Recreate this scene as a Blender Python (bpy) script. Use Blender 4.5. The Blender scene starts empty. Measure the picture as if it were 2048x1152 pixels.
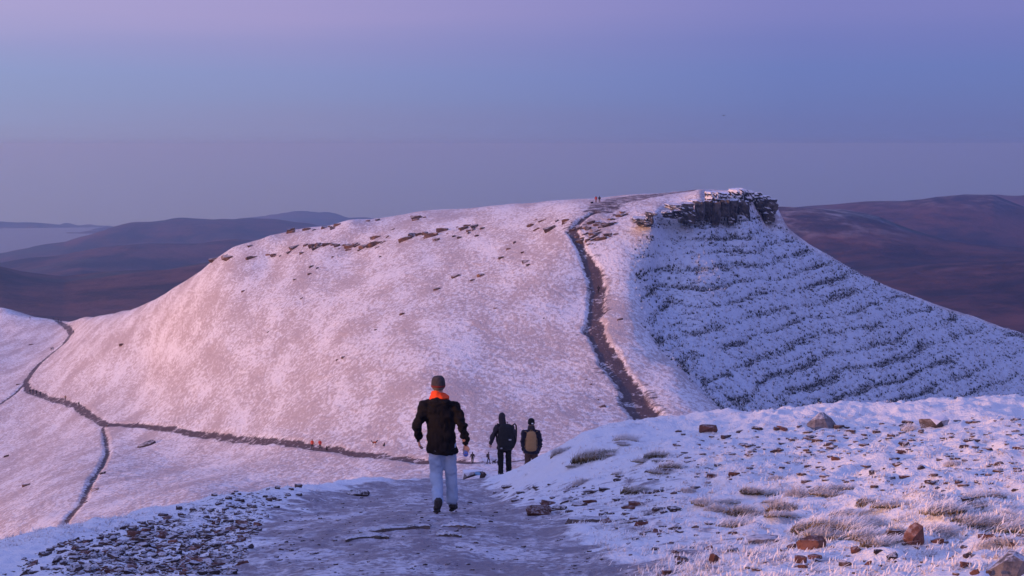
import bpy, bmesh, math, random
import numpy as np
from mathutils import Vector, Matrix

# ------------------------------------------------------------------ camera
SC = bpy.context.scene
COL = SC.collection
F = 3600.0                      # focal length in photo pixels (2048 wide)
PITCH = math.atan(286.0 / F)    # eye level lies at photo row 290
cam_d = bpy.data.cameras.new('camera')
cam = bpy.data.objects.new('camera', cam_d)
COL.objects.link(cam)
cam.location = (0, 0, 0)
cam.rotation_euler = (math.pi / 2 - PITCH, 0, 0)
cam_d.sensor_width = 36.0
cam_d.lens = 36.0 * F / 2048.0
cam_d.clip_start = 0.1
cam_d.clip_end = 120000.0
SC.camera = cam

# ------------------------------------------------------------------ sky, sun, exposure
SUN_AZ = math.radians(-121.0)    # left of and behind the view direction (+Y)
SUN_EL = math.radians(8.5)
to_sun = Vector((math.sin(SUN_AZ) * math.cos(SUN_EL), math.cos(SUN_AZ) * math.cos(SUN_EL), math.sin(SUN_EL)))
world = bpy.data.worlds.new('World')
SC.world = world
world.use_nodes = True
wn = world.node_tree.nodes; wl = world.node_tree.links
for n in list(wn): wn.remove(n)
w_out = wn.new('ShaderNodeOutputWorld')
w_bg = wn.new('ShaderNodeBackground'); w_bg.inputs['Strength'].default_value = 1.0
w_tc = wn.new('ShaderNodeTexCoord')
w_sep = wn.new('ShaderNodeSeparateXYZ'); wl.new(w_tc.outputs['Generated'], w_sep.inputs[0])
# very soft, slightly slanted haze bands close to the horizon
w_nz = wn.new('ShaderNodeTexNoise'); w_nz.inputs['Scale'].default_value = 3.0; w_nz.inputs['Detail'].default_value = 3.0
w_map = wn.new('ShaderNodeMapping'); w_map.inputs['Scale'].default_value = (1.0, 1.0, 14.0)
wl.new(w_tc.outputs['Generated'], w_map.inputs['Vector']); wl.new(w_map.outputs[0], w_nz.inputs['Vector'])
w_nm = wn.new('ShaderNodeMath'); w_nm.operation = 'MULTIPLY_ADD'; w_nm.inputs[1].default_value = 0.018; w_nm.inputs[2].default_value = -0.009
wl.new(w_nz.outputs['Fac'], w_nm.inputs[0])
w_za = wn.new('ShaderNodeMath'); w_za.operation = 'ADD'
wl.new(w_sep.outputs['Z'], w_za.inputs[0]); wl.new(w_nm.outputs[0], w_za.inputs[1])
w_mr = wn.new('ShaderNodeMapRange'); w_mr.inputs['From Min'].default_value = -0.06; w_mr.inputs['From Max'].default_value = 0.14
wl.new(w_za.outputs[0], w_mr.inputs['Value'])
w_cr = wn.new('ShaderNodeValToRGB')
def lin(r, g, b):
    f = lambda c: (c / 255 / 12.92) if c / 255 <= .04045 else ((c / 255 + .055) / 1.055) ** 2.4
    return (f(r), f(g), f(b), 1.0)
stops = [(0.0, (122, 140, 188)), (0.20, (124, 139, 186)), (0.30, (133, 137, 182)), (0.36, (133, 137, 183)), (0.43, (131, 141, 190)),
         (0.50, (132, 143, 195)), (0.57, (142, 143, 197)), (0.66, (158, 149, 201)), (1.0, (164, 154, 210))]
stops = [(p, lin(*c)) for p, c in stops]
el = w_cr.color_ramp.elements
el[0].position, el[0].color = stops[0]
el[1].position, el[1].color = stops[-1]
for p, c in stops[1:-1]:
    e = el.new(p); e.color = c
wl.new(w_mr.outputs[0], w_cr.inputs[0])
# brighter and warmer on the side of the sun, dimmer opposite it
w_dot = wn.new('ShaderNodeVectorMath'); w_dot.operation = 'DOT_PRODUCT'
wl.new(w_tc.outputs['Generated'], w_dot.inputs[0]); w_dot.inputs[1].default_value = (math.sin(SUN_AZ), math.cos(SUN_AZ), 0.0)
w_az = wn.new('ShaderNodeMapRange'); w_az.inputs['From Min'].default_value = -1.0; w_az.inputs['From Max'].default_value = 1.0
wl.new(w_dot.outputs['Value'], w_az.inputs['Value'])
w_tint = wn.new('ShaderNodeValToRGB')
te = w_tint.color_ramp.elements
tst = [(-1, (.42, .53, .80)), (-.643, (.56, .66, .88)), (-.407, (1, 1, 1)), (-.139, (1.24, 1.28, 1.12)), (.4, (1.8, 1.6, 1.25)), (1, (2.4, 1.9, 1.3))]
te[0].position, te[0].color = 0.0, (*tst[0][1], 1); te[1].position, te[1].color = 1.0, (*tst[-1][1], 1)
for p, c in tst[1:-1]:
    e = te.new(p * .5 + .5); e.color = (*c, 1)
wl.new(w_az.outputs[0], w_tint.inputs[0])
w_mul = wn.new('ShaderNodeMix'); w_mul.data_type = 'RGBA'; w_mul.blend_type = 'MULTIPLY'; w_mul.inputs['Factor'].default_value = 1.0
# the vault above turns bluer
w_zm = wn.new('ShaderNodeMapRange'); w_zm.interpolation_type = 'SMOOTHSTEP'; w_zm.inputs['From Min'].default_value = 0.10; w_zm.inputs['From Max'].default_value = 0.75
wl.new(w_sep.outputs['Z'], w_zm.inputs['Value'])
w_zen = wn.new('ShaderNodeMix'); w_zen.data_type = 'RGBA'; w_zen.inputs['B'].default_value = lin(124, 142, 230)
wl.new(w_zm.outputs[0], w_zen.inputs['Factor']); wl.new(w_cr.outputs['Color'], w_zen.inputs['A'])
wl.new(w_zen.outputs['Result'], w_mul.inputs['A']); wl.new(w_tint.outputs['Color'], w_mul.inputs['B'])
w_sky = wn.new('ShaderNodeTexSky'); w_sky.sky_type = 'NISHITA'; w_sky.sun_disc = False
w_sky.sun_elevation = SUN_EL; w_sky.sun_rotation = SUN_AZ
w_sky.altitude = 880; w_sky.dust_density = 2.0
w_add = wn.new('ShaderNodeMix'); w_add.data_type = 'RGBA'; w_add.blend_type = 'ADD'; w_add.inputs['Factor'].default_value = 0.006
wl.new(w_mul.outputs['Result'], w_add.inputs['A']); wl.new(w_sky.outputs[0], w_add.inputs['B'])
wl.new(w_add.outputs['Result'], w_bg.inputs['Color'])
wl.new(w_bg.outputs[0], w_out.inputs['Surface'])

sun_d = bpy.data.lights.new('sun', 'SUN'); sun_d.energy = 3.1; sun_d.angle = math.radians(1.2); sun_d.color = (1.0, 0.47, 0.20)
sun = bpy.data.objects.new('sun', sun_d); COL.objects.link(sun)
sun.rotation_euler = to_sun.to_track_quat('Z', 'Y').to_euler()
SC.view_settings.view_transform = 'Standard'; SC.view_settings.look = 'None'
SC.view_settings.exposure = 0.0; SC.view_settings.gamma = 1.0; SC.view_settings.use_curve_mapping = False
SC.render.engine = 'CYCLES'
SC.cycles.use_denoising = True
SC.cycles.volume_bounces = 5
SC.cycles.max_bounces = 8

# ------------------------------------------------------------------ helpers
rng = np.random.default_rng(7); random.seed(7)
def hash2(ix, iy, s):
    h = (ix.astype(np.int64) * 374761393 + iy.astype(np.int64) * 668265263 + s * 1442695041) & 0xffffffff
    h = ((h ^ (h >> 13)) * 1274126177) & 0xffffffff
    return ((h ^ (h >> 16)) & 0xffff) / 65535.0
def vnoise(x, y, s=0):
    ix = np.floor(x); iy = np.floor(y); fx = x - ix; fy = y - iy
    fx = fx * fx * fx * (fx * (fx * 6 - 15) + 10); fy = fy * fy * fy * (fy * (fy * 6 - 15) + 10)
    ix = ix.astype(np.int64); iy = iy.astype(np.int64)
    a = hash2(ix, iy, s); b = hash2(ix + 1, iy, s); c = hash2(ix, iy + 1, s); d = hash2(ix + 1, iy + 1, s)
    return (a * (1 - fx) + b * fx) * (1 - fy) + (c * (1 - fx) + d * fx) * fy * 1.0
def fbm(x, y, octv=4, s=0, gain=.5):
    v = 0; a = 1; t = 0
    for i in range(octv):
        v = v + a * (vnoise(x * 2 ** i + 17.3 * i, y * 2 ** i - 9.1 * i, s + i) * 2 - 1); t += a; a *= gain
    return v / t
def sstep(a, b, x):
    t = np.clip((x - a) / (b - a), 0, 1); return t * t * (3 - 2 * t)
CP, SP = math.cos(PITCH), math.sin(PITCH)
def unproj(u, v, y):
    """point at forward distance y (metres) seen at photo pixel u, v"""
    a = (u - 1024) / F; b = (576 - v) / F
    dy = CP + b * SP; dz = -SP + b * CP
    k = y / dy
    return (a * k, y, dz * k)
def proj(x, y, z):
    d = y * CP - z * SP; up = y * SP + z * CP
    return 1024 + F * x / d, 576 - F * up / d

def to_theta(x, y): return np.arctan2(x, y)
def warp_t(t):
    a = np.abs(t); return np.sign(t) * np.where(a < .35, 5 * a, 1.75 + (a - .35))

# ------------------------------------------------------------------ the lie of the land
ctrl = []
def P(u, v, y): ctrl.append(unproj(u, v, y))
def W(u, y, z): ctrl.append(((u - 1024) / F * y, y, z))
def Q(deg, r, z): ctrl.append((math.sin(math.radians(deg)) * r, math.cos(math.radians(deg)) * r, z))
# near slope
for u, v, y in [(0,1152,18),(250,1152,17),(500,1152,16.3),(1000,1152,16),(1300,1152,15.3),(1500,1152,14.5),(1800,1152,13.6),(2048,1152,13),
                (0,1110,21.5),(0,1082,25),(150,1050,27),(300,1012,31),(450,990,34),(250,1090,22),(890,1028,23.3),(600,1050,22.5),(1250,1028,23),
                (600,975,38),(720,962,42),(860,957,44),(960,955,46),(1004,962,48),(1062,925,42),(1130,890,43),(1190,856,44.5),(1300,845,46),(1450,837,47),
                (1600,834,48),(1700,835,49),(1850,824,50),(1960,822,51),(2060,832,51),(1500,950,27.5),(1850,1000,21.5),(2048,1000,20.5),(1180,960,32),
                (1700,900,32),(2048,880,32),(1350,900,33),(1700,1060,18),
                (2048,842,42),(1850,846,42),(1700,854,42),(1600,862,40),(1450,868,40),(1300,878,40),(450,1022,29),(600,1014,30.5),(720,994,35),(860,985,36),(1004,990,39),(300,1040,28)]: P(u, v, y)
W(1062,50,-9.4); W(1150,56,-11.3); W(900,60,-11.9); W(1040,60,-11.9)
for u, y, z in [(900,100,-20.5),(900,150,-30),(900,200,-38.3),(1100,100,-21),(1100,200,-38),(1300,100,-22),(1300,200,-37.5),(1300,60,-11.5),
                (600,60,-15),(600,100,-27),(600,190,-43.5),(300,45,-12.5),(300,100,-33),(300,180,-48),(0,40,-12),(0,60,-21),(0,100,-36),(0,180,-53),(0,240,-60),
                (1500,70,-20),(1500,100,-34),(1500,200,-52),(1700,70,-24),(1700,100,-42),(1700,200,-70),(2048,75,-26),(2048,110,-48),(2048,200,-82),(2048,300,-78),(1600,280,-57)]: W(u, y, z)
# col and the trodden way round the hill
for u, v, y in [(945,926,255),(840,922,272),(730,908,292),(640,897,312),(500,879,365),(400,868,405),(300,853,450),(210,848,490),(155,812,560),(100,797,605),
                (55,780,650),(65,742,710),(130,685,800),(142,662,860),(110,640,950),(215,905,412),(190,950,358),(160,1000,312),(125,1050,275),
                (0,800,640),(0,900,520),(0,1000,365),(0,1068,305),(0,655,930),(0,614,1010),(50,629,1000),(600,985,262),(800,955,240),(400,985,270),(1010,925,258),(1100,900,268),(1200,870,280),(1290,838,294),
                # stepped path up the ridge
                (1240,750,322),(1190,660,352),(1195,580,382),(1170,510,405),(1145,460,420),
                # plateau and its skyline
                (1195,406,452),(1190,427,432),(1320,386,505),(1430,380,478),(1430,386,510),(1000,413,515),(700,442,545),(540,473,570),(470,493,585),(420,527,592),(350,576,620),(300,602,660),(250,624,740),(170,633,880),(205,630,810),(228,627,775),
                (700,450,580),(620,456,572),(580,463,575),(540,480,595),(1100,403,505),(1200,397,495),(1100,412,540),(1250,391,500),(1380,385,465),(1570,446,476),(1750,562,480),(1800,584,483),(850,426,545),(700,494,515),(920,462,478),(1080,452,440),(540,512,548),
                (700,650,405),(450,690,470),(1000,640,368),(300,720,560),(850,780,320),(550,600,480),
                # edge between the lit slope and the shaded face
                (1440,817,310),(1360,740,330),(1275,640,358),(1262,560,385),(1268,500,405),(1324,675,360),(1311,594,388),(1424,787,333),(1314,527,409),
                # crag: top edge and foot
                (1300,424,428),(1400,388,447),(1500,389,458),(1550,408,470),(1500,397,486),(1540,424,492),(1310,455,414),(1390,450,430),(1450,458,439),(1535,447,460),
                (1600,476,468),(1650,508,471),(1700,537,475),(1850,606,484),(1950,640,492),(2048,670,500),(2200,735,510)]: P(u, v, y)
def face(u, v):      # sloping plane of the shaded face
    a, b = -0.609, 0.387; dx, dy, dz = unproj(u, v, 1.0)
    y = (-38.5 - a * 30 - b * 360) / (dz - a * dx - b)
    P(u, v, y)
for u, v in [(1420,560),(1400,640),(1500,600),(1640,600),(1700,700),(1700,820),(1850,720),(2000,790),(1560,740),(2150,850)]: face(u, v)
for u, y, z in [(1430,600,-30),(1000,630,-27),(700,660,-34),(420,720,-80),(250,930,-115),(110,1120,-135),(0,1120,-140),(1700,560,-66),(2048,610,-95),(1550,560,-50),
                (1024,1300,-190),(0,1500,-230),(2048,1300,-230),(500,1400,-240)]: W(u, y, z)
# outside the frame; unseen mound on the left added to shade the near slope
for d, r, z in [(-30,45,-15),(-30,150,-58),(-30,400,-95),(-30,900,-120),(-60,30,-.5),(-60,45,0.3),(-45,48,-4),(-60,120,-40),(-60,500,-150),(-90,33,1.2),(-90,100,-24),(-90,500,-160),(-120,33,2.0),(-120,90,-16),(-120,500,-150),
                (-75,40,1.0),(-105,45,1.5),(-150,33,1.8),(-150,120,-22),(-60,1300,-250),(-120,1300,-260),(-90,12,-0.9),(-135,12,-1.0),(-45,12,-2.4),(-45,5,-1.9),(-20,5,-2.1),(0,5,-2.3),(20,5,-2.2),
                (0,9,-2.85),(-14,10,-3.0),(14,9,-2.6),(60,12,-1.9),(120,12,-1.5),(60,40,-12),(60,100,-50),(60,500,-170),(120,40,-8),(120,100,-45),(120,500,-180),(30,45,-9),(30,90,-45),(30,400,-105),(30,900,-200),
                (60,1300,-260),(120,1300,-260),(180,12,-1.0),(-180,12,-1.0),(180,60,-5),(-180,60,-5),(180,400,-130),(-180,400,-130),(180,1300,-260),(-180,1300,-260),
                (0,2.5,-1.97),(90,2.5,-1.7),(-90,2.5,-1.6),(180,2.5,-1.55),(-180,2.5,-1.55)]: Q(d, r, z)
cp = np.array(ctrl)
cr = np.hypot(cp[:, 0], cp[:, 1])
CU = warp_t(to_theta(cp[:, 0], cp[:, 1])); CL = np.log(cr); CS = cp[:, 2] / cr
def tps_k(d2): return np.where(d2 > 0, .5 * d2 * np.log(np.maximum(d2, 1e-12)), 0)
n = len(cp)
K = tps_k((CU[:, None] - CU[None]) ** 2 + (CL[:, None] - CL[None]) ** 2) + 2e-5 * np.eye(n)
Pm = np.c_[np.ones(n), CU, CL]
A = np.block([[K, Pm], [Pm.T, np.zeros((3, 3))]])
sol = np.linalg.solve(A, np.r_[CS, np.zeros(3)])
wK, wP = sol[:n], sol[n:]
# table of the smooth surface over (theta, ln r)
TG = np.r_[np.linspace(-math.pi, -.36, 60), np.linspace(-.35, .35, 351), np.linspace(.36, math.pi, 60)]
LG = np.linspace(math.log(2.4), math.log(1600), 620)
tU = warp_t(TG); table = np.zeros((len(LG), len(TG)))
for i in range(0, len(LG), 40):
    L = LG[i:i + 40]
    UU, LL = np.meshgrid(tU, L)
    k = tps_k((UU[..., None] - CU) ** 2 + (LL[..., None] - CL) ** 2)
    table[i:i + 40] = k @ wK + wP[0] + wP[1] * UU + wP[2] * LL
def base_h(x, y):
    r = np.maximum(np.hypot(x, y), 2.41); t = np.arctan2(x, y)
    ti = np.interp(t, TG, np.arange(len(TG))); li = np.clip((np.log(r) - LG[0]) / (LG[1] - LG[0]), 0, len(LG) - 1.001)
    i0 = np.clip(np.floor(ti).astype(int), 0, len(TG) - 2); j0 = np.floor(li).astype(int)
    a = ti - i0; b = li - j0
    s = (table[j0, i0] * (1 - a) + table[j0, i0 + 1] * a) * (1 - b) + (table[j0 + 1, i0] * (1 - a) + table[j0 + 1, i0 + 1] * a) * b
    return s * r

# trodden ways: polylines through photo pixels at known distance
def poly(pts): return np.array([unproj(*p)[:2] for p in pts])
W_MAIN = poly([(1075,914,262),(1010,926,258),(945,927,255),(840,922,272),(730,908,292),(640,897,312),(560,886,340),(500,879,365),(400,868,405),(300,853,450),(250,850,472),(210,848,490),(180,828,528),(155,812,560),(125,802,585),(100,797,605),(75,790,630),
               (55,780,650),(52,765,680),(65,742,710),(95,712,755),(130,685,800),(143,668,845),(138,655,875),(122,645,915),(110,639,960)])
W_STEPS = poly([(1300,838,294),(1262,780,314),(1240,750,322),(1210,700,338),(1186,660,352),(1190,630,362),(1195,580,382),(1186,540,396),(1170,510,405),(1152,475,416),(1145,458,420),(1158,442,427),(1190,428,435)])
W_TOP = poly([(1195,424,436),(1240,410,452),(1300,394,480),(1400,380,500)])
W_LOW = poly([(205,850,486),(212,880,448),(215,905,412),(205,930,380),(188,955,353),(165,1000,312),(140,1035,286),(122,1056,271)])
W_SIDE = poly([(-60,815,590),(0,790,630),(30,776,650),(52,765,676)])
def dist_poly(x, y, pl):
    best = np.full(x.shape, 1e9); tt = np.zeros(x.shape); L = 0
    for a, b in zip(pl[:-1], pl[1:]):
        d = b - a; l = np.hypot(*d)
        t = np.clip(((x - a[0]) * d[0] + (y - a[1]) * d[1]) / l ** 2, 0, 1)
        q = np.hypot(x - a[0] - t * d[0], y - a[1] - t * d[1])
        m = q < best; best = np.where(m, q, best); tt = np.where(m, L + t * l, tt); L += l
    return best, tt / L
def in_poly(u, v, pts):
    inside = np.zeros(u.shape, bool); n = len(pts)
    for i in range(n):
        x1, y1 = pts[i]; x2, y2 = pts[(i + 1) % n]
        c = ((y1 > v) != (y2 > v)) & (u < (x2 - x1) * (v - y1) / (y2 - y1 + 1e-9) + x1)
        inside ^= c
    return inside
def seg_dist(u, v, pts):
    best = np.full(u.shape, 1e9); n = len(pts)
    for i in range(n):
        x1, y1 = pts[i]; x2, y2 = pts[(i + 1) % n]; l2 = (x2 - x1) ** 2 + (y2 - y1) ** 2
        t = np.clip(((u - x1) * (x2 - x1) + (v - y1) * (y2 - y1)) / l2, 0, 1)
        best = np.minimum(best, np.hypot(u - x1 - t * (x2 - x1), v - y1 - t * (y2 - y1)))
    return best
NEAR_PATH = np.array([unproj(u, v, y)[:2] for u, v, y in [(390,1290,11),(440,1152,16.3),(475,1085,20.3),(525,1022,27),(610,992,34),(700,985,37),(790,962,42),(880,952,48),(965,948,48),(985,968,42),(1055,998,32),(1140,1050,22.5),(1235,1105,18.3),(1330,1152,15.3),(1420,1290,10.5)]])
NEAR_SCUFF = np.array([unproj(u, v, y)[:2] for u, v, y in [(940,960,44),(1090,952,38),(1230,975,31),(1400,985,27),(1430,1040,21.5),(1640,1115,16),(2048,1120,14),(2100,1180,12.3),(1250,1180,14.8),(1130,1050,22.5),(1010,1000,32)]])
def masks(x, y):
    """path mask (0..1) and carve depth"""
    r = np.hypot(x, y)
    wob = fbm(x / 6, y / 6, 3, 11)
    m = np.zeros(x.shape); carve = np.zeros(x.shape)
    far = r > 200
    if far.any():
        xf, yf, wf = x[far], y[far], wob[far]
        mm = np.zeros(xf.shape)
        for pl, w0, w1, dep in [(W_MAIN, .8, 1.3, .25), (W_STEPS, 2.3, .75, .7), (W_TOP, 4.0, 9.0, .1), (W_LOW, .35, .5, .4), (W_SIDE, .4, .6, .3)]:
            d, t = dist_poly(xf, yf, pl)
            w = (w0 + (w1 - w0) * t) * (1 + .55 * wf)
            if pl is W_STEPS or pl is W_MAIN:      # scuffed ground beside the trodden line
                mm = np.maximum(mm, (.46 if pl is W_STEPS else .34) * (1 - sstep(w, w + (6.5 if pl is W_STEPS else 4.0), d)) * (sstep(-.25, .25, fbm(xf / 5, yf / 9, 3, 41))))
            mm = np.maximum(mm, (.56 if pl is W_TOP else 1.0) * (1 - sstep(w - .7, w + .9, d)))
            carve[far] = np.maximum(carve[far], dep * (1 - sstep(w - .3, w + .9, d)))
        m[far] = mm
    near = (r < 60) & (y > 5)
    if near.any():
        xn, yn = x[near], y[near]
        xs = xn + .45 * fbm(xn / 1.1, yn / 3.0, 3, 5); ys = yn + .9 * fbm(xn / 1.3, yn / 3.0, 2, 6)
        ins = in_poly(xs, ys, NEAR_PATH); d = seg_dist(xs, ys, NEAR_PATH)
        sd = np.where(ins, d, -d)
        m[near] = sstep(-.7, .8, sd)
        carve[near] = .07 * sstep(-.4, .8, sd)
        ins2 = in_poly(xs, ys, NEAR_SCUFF); d2 = seg_dist(xs, ys, NEAR_SCUFF)      # scuffed, streaky snow beside it
        m[near] = np.maximum(m[near], .40 * sstep(-.5, .8, np.where(ins2, d2, -d2)))
    return m, carve
# the shaded face, in the plan of the hill: a band to the right of the ridge
RIDGE = np.array([unproj(*p)[:2] for p in [(1500,860,290),(1440,817,310),(1360,740,330),(1275,640,358),(1262,560,385),(1268,500,405),(1290,450,424),(1390,444,436),(1535,441,458),(1700,537,476),(2048,670,504),(2400,790,520),(2500,1000,300)]])
def face_mask(x, y):
    m = np.zeros(x.shape); far = (x > 5) & (y > 240) & (y < 560)
    if far.any():
        xf, yf = x[far], y[far]
        ins = in_poly(xf, yf, RIDGE); d = seg_dist(xf, yf, RIDGE)
        m[far] = np.where(ins, sstep(-1, 5, d), 0)
    return m
def face_bands(x, y, z):
    """0..1: how heathery (dark) the shaded face is: sloping ledges and clumps"""
    s = z - .03 * x + .9 * fbm(x / 16, y / 16, 2, 61)
    b = .5 + .5 * np.sin(s * 1.9 + 2.0 * vnoise(x / 40, y / 40, 62) + .8 * vnoise(x / 8, y / 8, 66))
    b2 = .5 + .5 * np.sin(s * 4.6 + 1.0 + 3.0 * vnoise(x / 20, y / 20, 64))
    return np.clip((b ** 4 * .9 + .45 * b2 ** 4) * (.15 + 1.4 * vnoise(x / 13, y / 13, 65)) + .28 * fbm(x / 5, y / 5, 3, 63), 0, 1)
def height(x, y, detail=True):
    x = np.asarray(x, float); y = np.asarray(y, float)
    r = np.hypot(x, y); z = base_h(x, y)
    m, carve = masks(x, y)
    fm = face_mask(x, y)
    nearw = 1 - sstep(50, 75, r); farw = sstep(60, 140, r)
    nz = nearw * ((1 - .75 * m) * (.10 * fbm(x / 1.6, y / 1.6, 4, 1) + .085 * fbm(x / .35, y / .35, 3, 2)) + m * (.05 * fbm(x / .9, y / .9, 3, 3) + .030 * np.abs(fbm(x / .28, y / .40, 3, 4))))
    hum = np.abs(fbm(x / .75, y / .75, 3, 8))            # hummocky frosted turf, right of the path
    nz = nz + nearw * (1 - m) * sstep(1.0, 4.0, x - .02 * y) * (.27 * (.5 - hum) + .16 * fbm(x / 2.3, y / 3.2, 2, 9))
    q = .45 * fbm(x / 22, y / 22, 3, 21) + .16 * fbm(x / 5, y / 5, 3, 22) + .10 * fbm((x + y * .6) / 1.6, (y - x * .6) / 4.5, 2, 23)
    nz = nz + farw * q * (1 - .7 * m) * (1 - .3 * fm)
    if fm.max() > 0:
        bd = face_bands(x, y, z)
        nz = nz + fm * (.45 * fbm(x / 1.9, y / 1.9, 3, 31) - .75 * bd)
    return z + nz - carve
def hz(x, y): return float(height(np.array([x]), np.array([y]))[0])
_gy = np.exp(np.linspace(math.log(9), math.log(1100), 5000))
def ground_at(u, v, ymin=9, ymax=1100):
    """where the view ray through photo pixel u, v first meets the land"""
    a = unproj(u, v, 1.0)
    ys = _gy[(_gy >= ymin) & (_gy <= ymax)]
    h = height(a[0] * ys, ys); d = a[2] * ys - h
    k = np.argmax(d < 0)
    if d[k] >= 0: k = len(ys) - 1
    return (a[0] * ys[k], ys[k], h[k])

# ------------------------------------------------------------------ materials
def newmat(name):
    m = bpy.data.materials.new(name); m.use_nodes = True
    nt = m.node_tree
    for nd in list(nt.nodes): nt.nodes.remove(nd)
    o = nt.nodes.new('ShaderNodeOutputMaterial'); b = nt.nodes.new('ShaderNodeBsdfPrincipled')
    nt.links.new(b.outputs[0], o.inputs['Surface'])
    return m, nt, b
def N(nt, typ, **kw):
    nd = nt.nodes.new(typ)
    for k, v in kw.items():
        if k.startswith('i_'):
            key = k[2:].replace('_', ' ')
            nd.inputs[key].default_value = v
        else: setattr(nd, k, v)
    return nd
def mixc(nt, fac, a, b, mode='MIX'):
    m = nt.nodes.new('ShaderNodeMix'); m.data_type = 'RGBA'; m.blend_type = mode
    for s, v in (('Factor', fac), ('A', a), ('B', b)):
        if hasattr(v, 'is_linked') or hasattr(v, 'links'): nt.links.new(v, m.inputs[s])
        elif s == 'Factor': m.inputs[s].default_value = v
        else: m.inputs[s].default_value = (*v[:3], 1)
    return m.outputs['Result']
def mth(nt, op, a, b=0.0, c=0.0, clamp=False):
    m = nt.nodes.new('ShaderNodeMath'); m.operation = op; m.use_clamp = clamp
    for i, v in enumerate((a, b, c)):
        if hasattr(v, 'links'): nt.links.new(v, m.inputs[i])
        else: m.inputs[i].default_value = v
    return m.outputs[0]
def noise(nt, vec, scale, detail=4.0, rough=.55, dist=0.0):
    t = nt.nodes.new('ShaderNodeTexNoise'); t.inputs['Scale'].default_value = scale; t.inputs['Detail'].default_value = detail
    t.inputs['Roughness'].default_value = rough; t.inputs['Distortion'].default_value = dist
    nt.links.new(vec, t.inputs['Vector']); return t.outputs['Fac']
def ramp(nt, fac, a, b):
    m = nt.nodes.new('ShaderNodeMapRange'); m.interpolation_type = 'SMOOTHSTEP'
    m.inputs['From Min'].default_value = a; m.inputs['From Max'].default_value = b
    nt.links.new(fac, m.inputs['Value']); return m.outputs[0]
def coords(nt, scale=(1, 1, 1), rot=(0, 0, 0), src='Object'):
    tc = nt.nodes.new('ShaderNodeTexCoord'); mp = nt.nodes.new('ShaderNodeMapping')
    mp.inputs['Scale'].default_value = scale; mp.inputs['Rotation'].default_value = rot
    nt.links.new(tc.outputs[src], mp.inputs['Vector']); return mp.outputs[0]
def attr(nt, name):
    a = nt.nodes.new('ShaderNodeAttribute'); a.attribute_name = name; return a.outputs['Fac']
def bump(nt, b, h, dist, strength=1.0):
    bp = nt.nodes.new('ShaderNodeBump'); bp.inputs['Distance'].default_value = dist; bp.inputs['Strength'].default_value = strength
    nt.links.new(h, bp.inputs['Height']); nt.links.new(bp.outputs[0], b.inputs['Normal'])
def simple(name, col, rough=.8, var=.25, scale=20.0, spec=.3, src='Object'):
    m, nt, b = newmat(name)
    c = coords(nt, src=src); f = noise(nt, c, scale, 4)
    dark = tuple(x * (1 - var) for x in col); lite = tuple(min(1, x * (1 + var)) for x in col)
    nt.links.new(mixc(nt, f, dark, lite), b.inputs['Base Color'])
    b.inputs['Roughness'].default_value = rough; b.inputs['Specular IOR Level'].default_value = spec
    return m

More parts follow.
